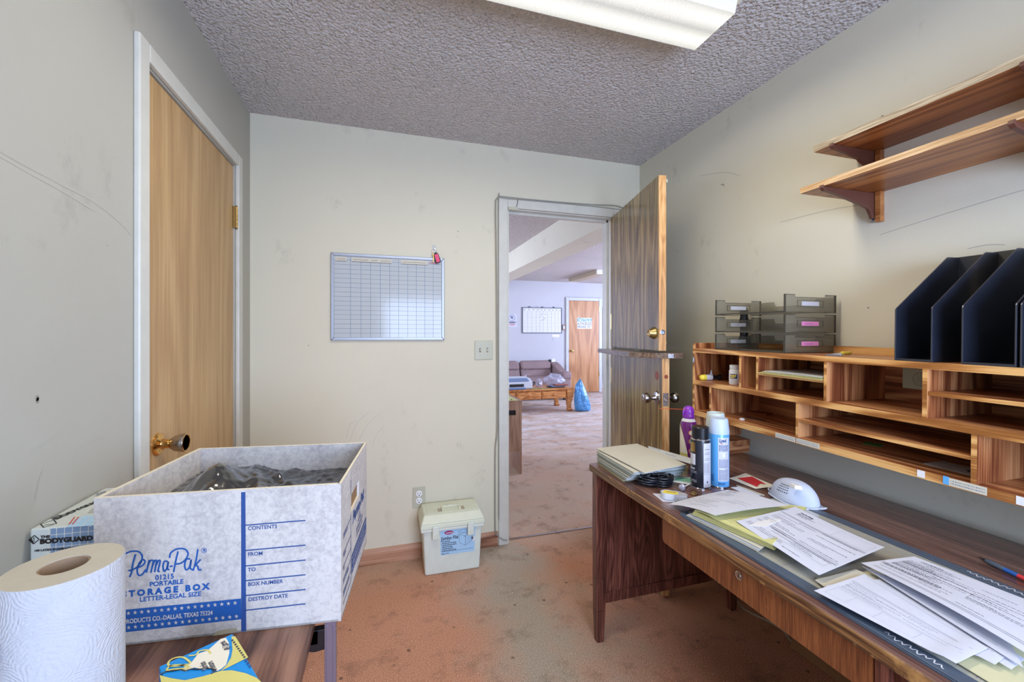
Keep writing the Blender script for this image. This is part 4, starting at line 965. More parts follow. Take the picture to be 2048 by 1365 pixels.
# ------------------------------------------------------------------ sheets of paper
def sheet(name, label, cat, P, z, mat, lift=None, rows=(), th=.0004, nu=14, nv=12, group=None, boxes=(), frame=None, ink=None, wav=.0006, texts=(), parent_as=None):
    """P = four corner points (top left, top right, bottom right, bottom left), pixels or vectors"""
    Q = [at(p[0], p[1], Z=z) if len(p) == 2 else Vector(p) for p in P]
    sd = R.random()*50
    def S_(u, v, o=0):
        p = Q[0]*(1-u)*(1-v)+Q[1]*u*(1-v)+Q[2]*u*v+Q[3]*(1-u)*v
        p = p+Vector((0,0, wav*(1+mnoise.noise(Vector((u*2.3+sd, v*2.3, sd))))+o))
        if lift: p = p+Vector((0,0,lift(u,v)))
        return p
    mb = MB()
    top = lambda i, j: S_(i, j, th); bot = lambda i, j: S_(i, j, 0)
    mb.grid(top, nu, nv); n1 = len(mb.v); mb.grid(bot, nu, nv)
    W_ = nu+1
    bd = [i for i in range(W_)]+[j*W_+nu for j in range(1, nv+1)]+[nv*W_+i for i in range(nu-1,-1,-1)]+[j*W_ for j in range(nv-1,0,-1)]
    mb.f += [(bd[k], bd[(k+1)%len(bd)], n1+bd[(k+1)%len(bd)], n1+bd[k]) for k in range(len(bd))]; mb.m += [0]*len(bd)
    c = sum(Q, Vector())/4; t = thing(name, label, cat, (c.x, c.y, z), group=group)
    mb.build('sheet', mat, t, smooth=30)
    if rows or boxes or texts:
        L = (Q[1]-Q[0]).length; Hh = (Q[3]-Q[0]).length
        q = MB()
        def strokeU(u0, u1, v, hv):
            n = max(1, int((u1-u0)*10)); vs = []
            for i in range(n+1):
                u = u0+(u1-u0)*i/n; vs += [S_(u, v, th+.00025), S_(u, v+hv, th+.00025)]
            q.add(vs, [(2*i, 2*i+1, 2*i+3, 2*i+2) for i in range(n)])
        def strokeV(u, v0, v1, wu):
            n = max(1, int((v1-v0)*10)); vs = []
            for i in range(n+1):
                v = v0+(v1-v0)*i/n; vs += [S_(u, v, th+.00025), S_(u+wu, v, th+.00025)]
            q.add(vs, [(2*i, 2*i+1, 2*i+3, 2*i+2) for i in range(n)])
        for row in rows:
            v, u0, u1, h = row[:4]; solid_ = len(row) > 4 and row[4]
            if solid_: strokeU(u0, u1, v, h); continue
            u = u0
            while u < u1-.003:
                wd = R.uniform(.006, .03)*(.22/max(L,.1)); strokeU(u, min(u+wd, u1), v, h*R.uniform(.7,1.1)); u += wd+.006
        for (u0, v0, u1, v1) in boxes:
            e = .0012; strokeU(u0,u1,v0,e*1.3); strokeU(u0,u1,v1,e*1.3); strokeV(u0,v0,v1,e); strokeV(u1,v0,v1,e)
        for (body, u, v, sz) in texts:
            tq = MB(); tq.text(body, 1, (0,0,0), (1,0,0), (0,1,0), bold=.02, res=1)
            q.add([S_(min(1,u+p.x*sz/L), v-p.y*sz/Hh, th+.0003) for p in tq.v], tq.f)
        if frame: pass
        q.build('print', ink or M['ink_l'], t)
    return t
def form_rows(n=16, v0=.08, v1=.92, seed=0):
    rr = random.Random(seed); rows = []
    for k in range(n):
        v = v0+(v1-v0)*k/n; a = rr.choice([.05,.05,.3,.55]); b = min(.95, a+rr.uniform(.15,.5)); rows.append((v, a, b, .008))
    return rows
# ================================================================== on the desk
# folder stack: every folder is its own thing
def folder(z, P, th, m, label, grp, tabu=None, mp=None):
    c = sum((Vector(p) for p in P), Vector())/4
    t = thing('paper_folder', label, 'folder', (c.x, c.y, z), group=grp)
    def q3(inset, z0, z1):
        r = [Vector(p)+(c-Vector(p)).normalized()*inset for p in P]
        return [(p.x,p.y,z0) for p in r], [(p.x,p.y,z1) for p in r]
    b, tt = q3(0, z, z+.0006); MB().hexa(b, tt).build('back_cover', m, t)
    b, tt = q3(.005, z+.0006, z+th-.0007); MB().hexa(b, tt).build('papers', mp or M['paper'], t)
    b, tt = q3(.0, z+th-.0006, z+th); MB().hexa(b, tt).build('front_cover', m, t)
    return t
z = DZ+.0006; nF = 13
A0 = [Vector((.835,1.338,0)), Vector((.850,1.562,0)), Vector((1.055,1.560,0)), Vector((1.075,1.325,0))]
# order: near-left, far-left, far-right, near-right (clockwise) -> make counterclockwise
for k in range(nF):
    f = k/(nF-1); jx, jy = R.uniform(-.005,.005), R.uniform(-.006,.006)
    n = [A0[0]+Vector((.006*f+jx, -.055*f+jy, 0)), A0[3]+Vector((-.004*f+jx+.0, -.030*f+jy, 0)), A0[2]+Vector((jx+.004*f, .030*f+jy, 0)), A0[1]+Vector((jx, .012*f+jy, 0))]
    lab = 'pale paper folder in the stack below the tan top folder'; g = 'folders stacked on the desk corner'; mm = M['folder_b'] if k % 3 else M['manila']; mp = None
    if k == 0: lab = 'yellowish folder at the very bottom of the folder stack'; g = None; mm = M['manila_y']; mp = M['manila_y']
    folder(z, n, .0036, mm, lab, g, mp=mp); z += .00375
sheet('printed_form', 'printed form sticking out at the far side of the folder stack', 'paper', [(1296,893),(1384,918),(1392,932),(1300,905)], z+.0005, M['paper_g'], rows=[(.15,.05,.3,.08),(.45,.4,.62,.1)], nu=6, nv=3)
z += .001
P = [at(u, v, Z=z+.0035) for u, v in ((1289,947.3),(1373,929.5),(1274,887.6),(1192.7,897.8))]
c = sum(P, Vector())/4
t = thing('paper_folder', 'tan manila folder lying open-edged on top of the folder stack', 'folder', (c.x, c.y, z))
def sag(u, v): return .004+.0025*math.sin(u*3)-.003*(v**2)*0
def fold(zo, m, nm):
    mb = MB()
    def S_(a, b, o):
        p = P[3]*(1-a)*(1-b)+P[2]*a*(1-b)+P[1]*a*b+P[0]*(1-a)*b
        return Vector((p.x, p.y, z+zo+o+.0012*math.sin(a*2.5+1)+.0015*math.sin(b*3)))
    mb.grid(lambda a, b: S_(a, b, .0007), 12, 12); n1 = len(mb.v); mb.grid(lambda a, b: S_(a, b, 0), 12, 12)
    bd = [i for i in range(13)]+[j*13+12 for j in range(1,13)]+[12*13+i for i in range(11,-1,-1)]+[j*13 for j in range(11,0,-1)]
    mb.f += [(bd[k], bd[(k+1)%len(bd)], n1+bd[(k+1)%len(bd)], n1+bd[k]) for k in range(len(bd))]; mb.m += [0]*len(bd)
    mb.build(nm, m, t, smooth=30)
fold(.0018, M['paper'], 'papers'); fold(.0028, M['manila'], 'front_cover'); fold(.0009, M['manila'], 'back_cover')
sheet('leaflet', 'green printed leaflet under the near edge of the folder stack', 'leaflet', [(1352,953),(1392,957),(1388,972),(1340,964)], DZ+.0005, M['paper_g'], nu=4, nv=4, boxes=(), rows=())
t_ = C.objects[-1].parent or C.objects[-1]
mb = MB(); pp = [at(u, v, Z=DZ+.0026) for u, v in ((1354,955),(1388,958),(1380,965),(1348,961))]; mb.add(pp, [(3,2,1,0)]); mb.build('green_picture', M['greenprint'], bpy.data.objects['leaflet'])

# spray cans
def face_az(c): return math.atan2(CZ*0-c[1], -c[0])
def can(u, v, r, name, label, cat, zb=DZ):
    p = at(u, v, Z=zb); d = Vector((p.x, p.y, 0)).normalized(); c = Vector((p.x, p.y, 0))+d*r
    t = thing(name, label, cat, (c.x, c.y, zb)); return t, (c.x, c.y, zb), math.atan2(-c.y, -c.x)
t, c, az = can(1401, 980, .0325, 'spray_can', 'dark blue-black aerosol can with a dark cap beside the folders', 'spray can')
Tm = Matrix.Translation(c); r = .0325
MB().lathe([(.030,.0),(.0322,.002),(.0325,.005),(.0325,.166),(.0318,.170),(.029,.172)], 40, 0, Tm).build('body', M['canblack'], t, smooth=40)
MB().lathe([(.0322,.0),(.0335,.0012),(.0335,.003),(.0326,.004)], 40, 0, Tm).build('base_rim', M['chrome'], t, smooth=40)
MB().lathe([(.0322,.168),(.0332,.170),(.0332,.172),(.029,.174)], 40, 0, Tm).build('top_rim', M['chrome'], t, smooth=40)
MB().lathe([(.0282,.172),(.0282,.176),(.0284,.210),(.0265,.2125),(.010,.2115),(0,.2115)], 40, 0, Tm).build('cap', M['black'], t, smooth=30)
lb = MB(); wrap(lb, c, r+.0004, az, .010, .046, .008, .160, 0, 14); lb.build('grey_label', M['label_grey'], t)
lb = MB(); wrap(lb, c, r+.0004, az, -.046, -.018, .126, .160, 0); lb.build('gold_patch', M['brass_old'], t)
lb = MB(); wrap(lb, c, r+.0004, az, -.046, -.017, .082, .120, 0); lb.build('white_patch', M['label_grey'], t)
lb = MB(); rr = random.Random(3)
for z0, z1, st_, h in ((.138,.140,.01,.002),(.118,.128,.005,.0014),(.098,.108,.005,.0012),(.058,.088,.0035,.0010),(.012,.018,.004,.001)): wraplines(lb, c, r+.0008, az, .014, .034, z0, z1, st_, h, 0, rr)
for (a, b, z0, z1) in ((.012,.036,.0915,.0922),(.012,.036,.0525,.0532),(.012,.0126,.0525,.092)): wrap(lb, c, r+.0008, az, a, b, z0, z1, 0)
wrap(lb, c, r+.0008, az, .022, .026, .022, .030, 0, 3); lb.build('label_print', M['ink'], t)
lb = MB(); wraplines(lb, c, r+.0006, az, -.044, -.020, .068, .072, .01, .006, 0, rr)
for z0, z1, st_, h in ((.050,.060,.005,.0012),(.022,.030,.005,.0018)): wraplines(lb, c, r+.0006, az, -.036, -.012, z0, z1, st_, h, 0, rr)
lb.build('white_lettering', M['label_grey'], t)

t, c, az = can(1438, 977, .033, 'spray_can', 'light blue disinfectant aerosol can with a pale blue cap', 'spray can')
Tm = Matrix.Translation(c); r = .033
MB().lathe([(.031,.0),(.0328,.002),(.033,.005),(.033,.186),(.0325,.188)], 40, 0, Tm).build('body', M['canblue'], t, smooth=40)
MB().lathe([(.0327,0),(.0342,.0012),(.0342,.003),(.0331,.004)], 40, 0, Tm).build('base_rim', M['chrome'], t, smooth=40)
MB().lathe([(.0333,.186),(.0333,.196),(.0288,.237),(.0275,.239),(0,.239)], 40, 0, Tm).build('cap', M['cap_blue'], t, smooth=30)
lb = MB(); wrap(lb, c, r+.0004, az, -.003, .038, .024, .176, 0, 14); lb.build('white_label', M['label_grey'], t)
lb = MB(); wraptext(lb, 'Lysol', .0150, c, r+.0008, az, .0005, .161, 0, bold=.0007, sx=.75, shear=.2); lb.build('title_lettering', M['boxblue2'], t); lb = MB()
for z0, z1, st_, h in ((.128,.150,.0045,.0025),(.070,.100,.0028,.0012),(.028,.066,.0028,.0012)): wraplines(lb, c, r+.0008, az, .0, .034, z0, z1, st_, h, 0, rr)
lb.build('blue_print', M['boxblue2'], t); lb = MB(); wraplines(lb, c, r+.0008, az, -.002, .022, .014, .019, .004, .0028, 0, rr); lb.build('weight_print', M['boxblue2'], t); lb = MB(); wraplines(lb, c, r+.0008, az, -.026, -.016, .020, .044, .0035, .0018, 0, rr)
lb.build('blue_print', M['boxblue2'], t)
lb = MB(); wrap(lb, c, r+.0008, az, .004, .013, .1545, .1565, 0, 4); lb.build('red_mark', M['red'], t)
lb = MB(); wrap(lb, c, r+.0009, az, .012, .020, .108, .124, 0, 4); wrap(lb, c, r+.0009, az, .001, .020, .0655, .0695, 0, 4); lb.build('white_panel', M['white'], t)

pc = at(1432, 905, Z=.80); dd = Vector((pc.x, pc.y, 0)).normalized(); cc = Vector((1.1185,1.1864,0)); cc = cc.normalized()*(cc.length+.033+.069)+Vector((-.010,.006,0))
t = thing('spray_can', 'aerosol can with a pale grey-green cap standing behind the light blue can', 'spray can', (cc.x, cc.y, DZ))
Tm = Matrix.Translation((cc.x, cc.y, DZ))
MB().lathe([(.031,0),(.033,.004),(.033,.186),(.032,.19)], 32, 0, Tm).build('body', M['canblue'], t, smooth=40)
MB().lathe([(.0333,.186),(.0333,.198),(.030,.2445),(.0285,.247),(.024,.247),(.023,.238),(0,.238)], 32, 0, Tm).build('cap', M['cap_green'], t, smooth=30)
# air duster
cpx = at(1366, 900, Z=DZ+.10); dd = Vector((cpx.x, cpx.y, 0)).normalized()
pb = Vector((1.232, 1.475, 0)); r = .0335
t = thing('air_duster', 'purple compressed air duster can with an orange straw', 'spray can', (pb.x, pb.y, DZ)); Tm = Matrix.Translation((pb.x, pb.y, DZ)); c = (pb.x, pb.y, DZ); az = math.atan2(-pb.y, -pb.x)
MB().lathe([(.031,0),(.0335,.004),(.0335,.150),(.031,.166),(.026,.176),(.022,.181)], 36, 0, Tm).build('body', M['purple'], t, smooth=50)
MB().lathe([(.0285,.1715),(.0255,.178),(.0215,.184),(.0195,.187)], 36, 0, Tm).build('white_shoulder', M['white'], t, smooth=50)
MB().lathe([(.0215,.182),(.0235,.186),(.0235,.194),(.0215,.198),(.0225,.208),(.0205,.222),(.015,.231),(.007,.2345),(0,.235)], 30, 0, Tm).build('nozzle', M['purple_cap'], t, smooth=50)
tv = Vector((math.cos(az-.9), math.sin(az-.9), 0))
MB().tube(spline([pb+Vector((0,0,DZ+.222))+tv*.012, pb+Vector((0,0,DZ+.214))+tv*.024, pb+Vector((0,0,DZ+.198))+tv*.025],5), .0045, 8).build('trigger', M['purple_cap'], t, smooth=60)
s0 = pb+Vector((0,0,DZ+.219)); s1 = at(1319, 817.5, Y=1.41); 
MB().tube([s0+(s1-s0)*.08, s1], .0011, 6).build('straw', M['orange'], t, smooth=60)
def curved_label(x0, x1, zt_, zb_, off, nm, m_):
    lb = MB(); n_ = 14; vs = []
    for i in range(n_+1):
        f_ = i/n_; x = x0+(x1-x0)*f_; a_ = az+x/r; h_ = zb_+(zt_-zb_)*(1-f_**2.2)
        for z_ in (zb_, h_): vs.append((c[0]+(r+off)*math.cos(a_), c[1]+(r+off)*math.sin(a_), c[2]+z_))
    lb.add(vs, [(2*i, 2*i+2, 2*i+3, 2*i+1) for i in range(n_)]); lb.build(nm, m_, t)
curved_label(-.052, .001, .160, .006, .0004, 'yellow_label', M['lemon']); curved_label(-.052, -.003, .152, .040, .0007, 'cream_label', M['cream'])
for k, z in enumerate((.128,.092,.052)):
    for x, rd in ((.011, .0115),(.036,.0115)):
        q = MB(); n_ = 20; q.add([(c[0]+(r+.0006)*math.cos(az+(x+rd*math.cos(2*math.pi*i/n_))/r), c[1]+(r+.0006)*math.sin(az+(x+rd*math.cos(2*math.pi*i/n_))/r), c[2]+z+rd*math.sin(2*math.pi*i/n_)) for i in range(n_)], [tuple(range(n_))]); o = q.build('orange_ring', M['orange'], t)
        rd *= .8; q = MB(); q.add([(c[0]+(r+.0009)*math.cos(az+(x+rd*math.cos(2*math.pi*i/n_))/r), c[1]+(r+.0009)*math.sin(az+(x+rd*math.cos(2*math.pi*i/n_))/r), c[2]+z+rd*math.sin(2*math.pi*i/n_)) for i in range(n_)], [tuple(range(n_))]); q.build('picture_disc', [M['cream'], M['greenprint'], M['ink_l']][k], o)

# coiled power cord
cc = at(1306, 972, Z=DZ); pts = []; rr = random.Random(11)
ctr = Vector((cc.x+.012, cc.y-.0, DZ)); ax = (at(1350,968,Z=DZ)-at(1262,972,Z=DZ)).normalized(); ay = Vector((-ax.y, ax.x, 0))
for k in range(8):
    sx = .062+rr.uniform(-.008,.006); sy = .019+rr.uniform(-.004,.006); ph = rr.uniform(-.3,.3)
    for j in range(10):
        a = 2*math.pi*j/10; lift_ = .006+.0046*k*.8+.010*abs(math.cos(a))*(.3+.1*k)*.5
        xx = math.cos(a)*sx*(1-.25*abs(math.sin(a))); yy = math.sin(a)*(sy+.006*math.cos(a+ph))+.010*math.sin(2*a+ph)*(-1)**k
        pts.append(ctr+ax*xx+ay*yy+Vector((0,0,min(lift_,.046))))
t = thing('power_cord', 'coiled black power cord tied in the middle beside the folders', 'power cord', (ctr.x, ctr.y, DZ))
MB().tube(spline(pts, 3), .0038, 8).build('cord', M['black_cord'], t, smooth=60)
tie = [ctr+ax*(.004*math.sin(a))+ay*(.023*math.cos(a))+Vector((0,0,.025+.025*math.sin(a))) for a in [2*math.pi*k/16 for k in range(16)]]
MB().tube(tie, .0012, 6, closed=True).build('wire_tie', M['black'], t, smooth=60)
pg = ctr-ax*.032+Vector((0,0,.034)); T = Matrix.Translation(pg) @ (ax*-1).to_track_quat('X','Z').to_matrix().to_4x4() @ Matrix.Rotation(.35,4,'Y')
MB().prism([(-.010,-.006),(.012,-.004),(.016,0),(.012,.004),(-.010,.006)], 'z', -.004, .004, 0, T).build('plug', M['black'], t, bevel=.0015)
MB().box(-.021,-.010,-.0035,-.0025,-.003,.003,0,T).build('prong', M['chrome'], t); MB().box(-.021,-.010,.0025,.0035,-.003,.003,0,T).build('prong', M['chrome'], t)
# foil ball on a stick (wrapped lollipop)
pf = at(1364, 976, Z=DZ+.011)
t = thing('foil_lump', 'small crumpled foil lump on a white stick by the dark can', 'wrapper', (pf.x, pf.y, DZ))
mb = MB(); vs = []; nn, mm_ = 16, 10
for j in range(mm_+1):
    for i in range(nn):
        a, b = 2*math.pi*i/nn, math.pi*j/mm_; d = Vector((math.cos(a)*math.sin(b), math.sin(a)*math.sin(b), math.cos(b))); rr_ = .0115*(1+.28*mnoise.noise(d*3.1+Vector((4,1,2))))
        vs.append(Vector((pf.x, pf.y, DZ+.0115))+d*rr_)
mb.add(vs, [(j*nn+i, j*nn+(i+1)%nn, (j+1)*nn+(i+1)%nn, (j+1)*nn+i) for j in range(mm_) for i in range(nn)]); mb.build('foil', M['foil'], t)
e = at(1384, 966, Z=DZ+.004); MB().tube([Vector((pf.x,pf.y,DZ+.010)), e], .0016, 8).build('stick', M['white'], t, smooth=60)
# tape dispenser with note under it
sheet('note_slip', 'white note slip under the clear tape dispenser', 'paper', [(1305,988),(1345,990),(1350,1006),(1325,1004)], DZ+.0004, M['paper'], nu=4, nv=4, rows=[(.3,.15,.6,.05),(.5,.2,.7,.05)])
p1 = at(1349, 997, Z=DZ+.006); t = thing('tape_dispenser', 'clear plastic tape dispenser with yellow label lying flat', 'tape dispenser', (p1.x, p1.y, DZ))
Rm = Matrix.Translation((p1.x, p1.y, DZ+.0035)) @ Matrix.Rotation(-.75, 4, 'Z')
prof = [(-.030+.022*math.cos(a)+.008, .022*math.sin(a)) for a in [math.pi*.5+k*math.pi/12 for k in range(13)]]+[(.015,-.021),(.038,-.016),(.040,.004),(.034,.012),(.010,.022)]
MB().prism(prof, 'z', 0, .0195, 0, Rm).build('shell', M['clear'], t, bevel=.001)
MB().lathe([(.0125,.001),(.020,.001),(.020,.0185),(.0125,.0185),(.0125,.001)], 28, 0, Rm @ Matrix.Translation((-.020,0,0))).build('tape_roll', M['white'], t, smooth=30)
MB().prism([(-.036,-.012),(-.004,-.015),(.012,-.008),(.008,.010),(-.030,.012)], 'z', .0197, .0202, 0, Rm).build('yellow_label', M['ycap'], t)
MB().box(-.024,.004,-.001,.002,.0203,.0206,0,Rm).build('label_print', M['ink'], t)
p1 = at(1387, 988, Z=DZ+.002)
tag(MB().tube([(p1.x+.0095*math.cos(a), p1.y+.0095*math.sin(a), DZ+.0032) for a in [2*math.pi*k/24 for k in range(24)]], .0026, 8, closed=True).build('brass_ring', M['brass_old'], smooth=60), 'small brass ring on the desktop in front of the dark can', 'ring')
# red and white card, two white cards
t = sheet('greeting_card', 'cream card with a red ribbon shape lying behind the cans', 'card', [(1458,958),(1491,948),(1553,974),(1511,979)], DZ+.002, M['cream'], th=.001, nu=6, nv=6)
pp = [(1475,957),(1504,953.5),(1532,969),(1520,967.5),(1514,974)]; MB().add([at(u, v, Z=DZ+.0052) for u, v in pp], [tuple(range(5))[::-1]]).build('red_ribbon_print', M['red'], t)
MB().ribbon(spline([at(1465+1.35*i, 954.6-.21*i+1.0*math.sin(i*2.3), Z=DZ+.0052) for i in range(24)], 2), .0011, (0,0,1)).build('card_print', M['ink_l'], t)
sheet('blank_card', 'narrow blank white card lying between the blue can and the mask', 'card', [(1461,976),(1477,974.5),(1523,992),(1503,995)], DZ+.0006, M['paper'], th=.0006, nu=4, nv=4)
tag(MB().box(-.050,.050,-.003,.003,0,.0022,0,Matrix.Translation(at(1500,982,Z=DZ)+Vector((0,0,.0003))) @ Matrix.Rotation(math.atan2(*(at(1523,990,Z=DZ)-at(1478,973.5,Z=DZ)).yx),4,'Z')).build('paint_stick', M['manila']), 'thin wooden stirring stick beside the narrow blank card', 'stick')

# desk pad
t = thing('desk_pad', 'slate desk pad with a scuffed calendar sheet along the desk front', 'desk pad', (1.05, .60, DZ))
px0, px1, py0, py1 = .838, 1.268, .22, 1.058
def rrect(x0, x1, y0, y1, r, n=6):
    out = []
    for cx, cy, a0 in ((x1-r,y1-r,0),(x0+r,y1-r,90),(x0+r,y0+r,180),(x1-r,y0+r,270)):
        for k in range(n+1):
            a = math.radians(a0+90*k/n); out.append((cx+r*math.cos(a), cy+r*math.sin(a)))
    return out
MB().prism(rrect(px0,px1,py0,py1,.03), 'z', DZ+.0003, DZ+.0025).build('pad_base', M['padframe'], t)
MB().prism(rrect(px0+.034,px1-.036,py0+.01,py1-.006,.01), 'z', DZ+.0025, DZ+.0034).build('calendar_sheet', M['padfilm'], t)
cl_ = MB()
for k in range(7): cl_.box(px0+.04, px1-.04, .30+k*.11, .3008+k*.11, DZ+.0034, DZ+.0036)
for k in range(5): cl_.box(px0+.05+k*.08, px0+.0506+k*.08, py0+.02, py1-.02, DZ+.0034, DZ+.0036)
cl_.build('calendar_lines', M['ink_l'], t)
for x in (px0+.003, px1-.033):
    MB().box(x, x+.030, py0+.03, py1-.02, DZ+.0025, DZ+.0048).build('side_rail', M['padframe'], t, bevel=.0015)
for (xx, yy, ln_) in ((px0+.016, .520, .085), (px1-.018, .600, .09)):
    wv_l = [(xx+.0045*math.sin(i*1.9)+.002*math.sin(i*.7), yy-ln_*i/26, DZ+.0052) for i in range(27)]
    MB().ribbon(spline(wv_l, 3), .0020, (0,0,1)).build('rail_lettering', M['label_grey'], t)
zp = DZ+.0052
# bundle of old papers, yellow pad, curled sheet
for k in range(4):
    o = k*2.2
    sheet('old_paper', ['lowest','second','third','uppermost'][k]+' sheet of the cream paper bundle under the yellow pads', 'paper', [(1480+o,1004),(1600+o*.3,1035-o*.3),(1516+o,1105-k*1.6),(1372+o*1.2,1032-k*1.4)], zp+k*.0022, [M['manila'],M['paper_g'],M['paper'],M['manila']][k], nu=8, nv=8, wav=.0009, group='cream paper bundle on the desk pad')
zp2 = zp+.0095
for k in range(5):
    o = k*1.4
    sheet('yellow_pad', ['bottom','second','middle','fourth','top'][k]+' yellow legal pad of the pile at the far end of the desk pad', 'writing pad', [(1490,1001+k*.1),(1614-o*.5,1018-k*.3),(1549-o*.8,1102-k*2.4),(1384+o,1030-k*1.8)], zp2+k*.0034, [M['paper_y'],M['paper_yd']][k % 2], th=.0030, nu=10, nv=10, wav=.0006, group='yellow legal pads on the desk pad',
          rows=[(.06+.05*i, .02, .98, .004, True) for i in range(18)] if k == 4 else (), lift=(lambda u, v: .004*math.exp(-((u-.15)**2)/.01)) if k == 4 else None)
zp3 = zp2+5*.0034+.002
sheet('envelope', 'white envelope corner lying on the top yellow pad', 'envelope', [(1546,1029),(1562,1042),(1531,1056),(1500,1052)], zp3, M['white'], th=.0006, nu=5, nv=5, rows=[(.25,.55,.9,.02),(.4,.6,.9,.02)])
sheet('invoice_sheet', 'curled printed statement lying near the tape dispenser', 'paper', [at(1455,981,Z=DZ+.032), at(1577,1012,Z=DZ+.046), at(1430,1032,Z=DZ+.046), at(1336,1010,Z=DZ+.006)], DZ+.006, M['paper'],
      lift=lambda u, v: .012*math.sin(u*3.14)*.5+.003*math.sin(v*3.1), rows=[(.06,.10,.24,.035),(.12,.10,.20,.025)]+[(.20+.045*k,.08,.35,.014) for k in range(3)]+form_rows(14,.36,.92,4), nu=16, nv=14)
sheet('invoice_sheet', 'printed invoice with a boxed address lying across the yellow pads', 'paper', [(1591,1022),(1769,1101),(1638,1152),(1472,1051)], zp2+.010, M['paper'],
      lift=lambda u, v: .010*(1-u)+.016*(u**5)*(1-v)*.4-.012*u*(1-u)*0, rows=[(.075,.14,.30,.030),(.12,.14,.30,.014),(.145,.14,.36,.010),(.17,.14,.28,.010)]+[(.27,.02,.98,.005,True),(.29,.02,.98,.005,True),(.72,.25,.98,.008,True),(.69,.25,.98,.004,True)]+form_rows(22,.30,.95,9),
      boxes=[(.60,.06,.96,.24),(.30,.74,.93,.84)], ink=M['ink'], nu=18, nv=12)
P_ = at(1633, 1147.5, Z=zp2+.010); 
tag(MB().lathe([(.0025,0),(.0025,.0003),(0,.0003)], 12, 0, Matrix.Translation((P_.x+.012, P_.y+.004, zp2+.0128))).build('blue_dot', M['ink_b']), 'tiny blue dot sticker near the near corner of the boxed invoice', 'sticker') if False else None
# right-hand pile
sheet('manila_folder', 'yellowish manila folder at the bottom of the nearest paper pile', 'folder', [(1700,1142),(1990,1290),(2036,1350),(1634,1160)] if False else [at(1735,1146,Z=zp), at(2048,1300,Z=zp)+Vector((.02,-.08,0)), at(1985,1372,Z=zp)+Vector((.0,-.02,0)), at(1633,1158,Z=zp)], zp, M['manila_y'], th=.0012, nu=10, nv=10)
sheet('torn_envelope', 'torn cream envelope sticking out left of the nearest paper pile', 'envelope', [(1712,1141),(1760,1160),(1664,1187),(1630,1162)], zp+.0035, M['manila'], th=.001, nu=5, nv=5)
form = [(.04,.05,.9,.004,True),(.30,.03,.97,.005,True),(.33,.03,.97,.004,True),(.62,.03,.97,.004,True)]
for k, (P, lb) in enumerate((([(1790,1165),(2050,1322),(2022,1343),(1700,1160)], 'lowest white form of the nearest paper pile, farthest to the right'),
                      ([(1760,1160),(2020,1310),(1990,1333),(1650,1172)], 'second white form of the nearest paper pile'),
                      ([(1729,1150),(1975,1300),(1912,1331),(1628,1183)], 'ruled white form of the nearest paper pile, closest to the desk edge'))):
    sheet('form_sheet', lb, 'paper', P, zp+.0065+k*.0022, M['paper'], rows=form+form_rows(10,.36,.6,20+k), boxes=[(.05,.66,.22,.9),(.22,.66,.44,.9),(.44,.66,.72,.9)], nu=14, nv=8, lift=lambda u, v: .003*math.exp(-((u-.95)**2)/.004))
zz = zp+.020
sheet('invoice_sheet', 'large printed invoice folded at its left corner on the nearest pile', 'paper', [at(1829,1118,Z=zz), at(1829,1118,Z=zz)+(at(2048,1203,Z=zz)-at(1829,1118,Z=zz))*1.35, at(1766,1172,Z=zz)+(at(2048,1322,Z=zz)-at(1766,1172,Z=zz))*1.12, at(1722,1131,Z=zz)], zz, M['paper'],
      lift=lambda u, v: .004+.010*math.sin(u*2.6)*v, rows=[(.10,.10,.26,.018),(.13,.10,.34,.012),(.17,.16,.40,.010)]+[(.86,.05,.95,.005,True),(.89,.05,.95,.005,True),(.35,.05,.5,.004,True)]+[(.62+.02*k,.02,.42,.010) for k in range(4)]+form_rows(20,.2,.6,31)+form_rows(14,.3,.84,32),
      boxes=[(.05,.30,.4,.36),(.55,.40,.92,.58)], ink=M['ink'], nu=20, nv=12)
sheet('invoice_sheet', 'folded-back sheet under the large invoice showing its shaded underside', 'paper', [at(1740,1140,Z=zz-.004), at(2000,1250,Z=zz-.004), at(2048,1338,Z=zz-.006), at(1724,1134,Z=zz-.005)], zz-.006, M['paper'],
      rows=[(.8,.2,.9,.006,True),(.7,.15,.4,.02)], nu=14, nv=8)
# pen
a, b = at(1957,1115,Z=DZ+.006), at(2048,1158,Z=DZ+.006); d = (b-a).normalized(); b = a+d*.142
t = thing('ballpoint_pen', 'ballpoint pen with a dark grip and blue and red barrel at the desk back', 'pen', (a.x, a.y, DZ))
q = d.to_track_quat('Z','Y').to_matrix().to_4x4(); T = Matrix.Translation(a) @ q
MB().lathe([(.0008,0),(.0030,.012),(.0042,.016)], 16, 0, T).build('tip', M['black'], t, smooth=40)
MB().lathe([(.0042,.016),(.0056,.024),(.0054,.050),(.0050,.053)], 16, 0, T).build('grip', M['padframe'], t, smooth=40)
MB().lathe([(.0048,.053),(.0048,.078)], 16, 0, T).build('blue_barrel', M['ink_b'], t, smooth=40)
MB().lathe([(.0048,.078),(.0048,.125),(.003,.142),(0,.143)], 16, 0, T).build('red_barrel', M['red'], t, smooth=40)
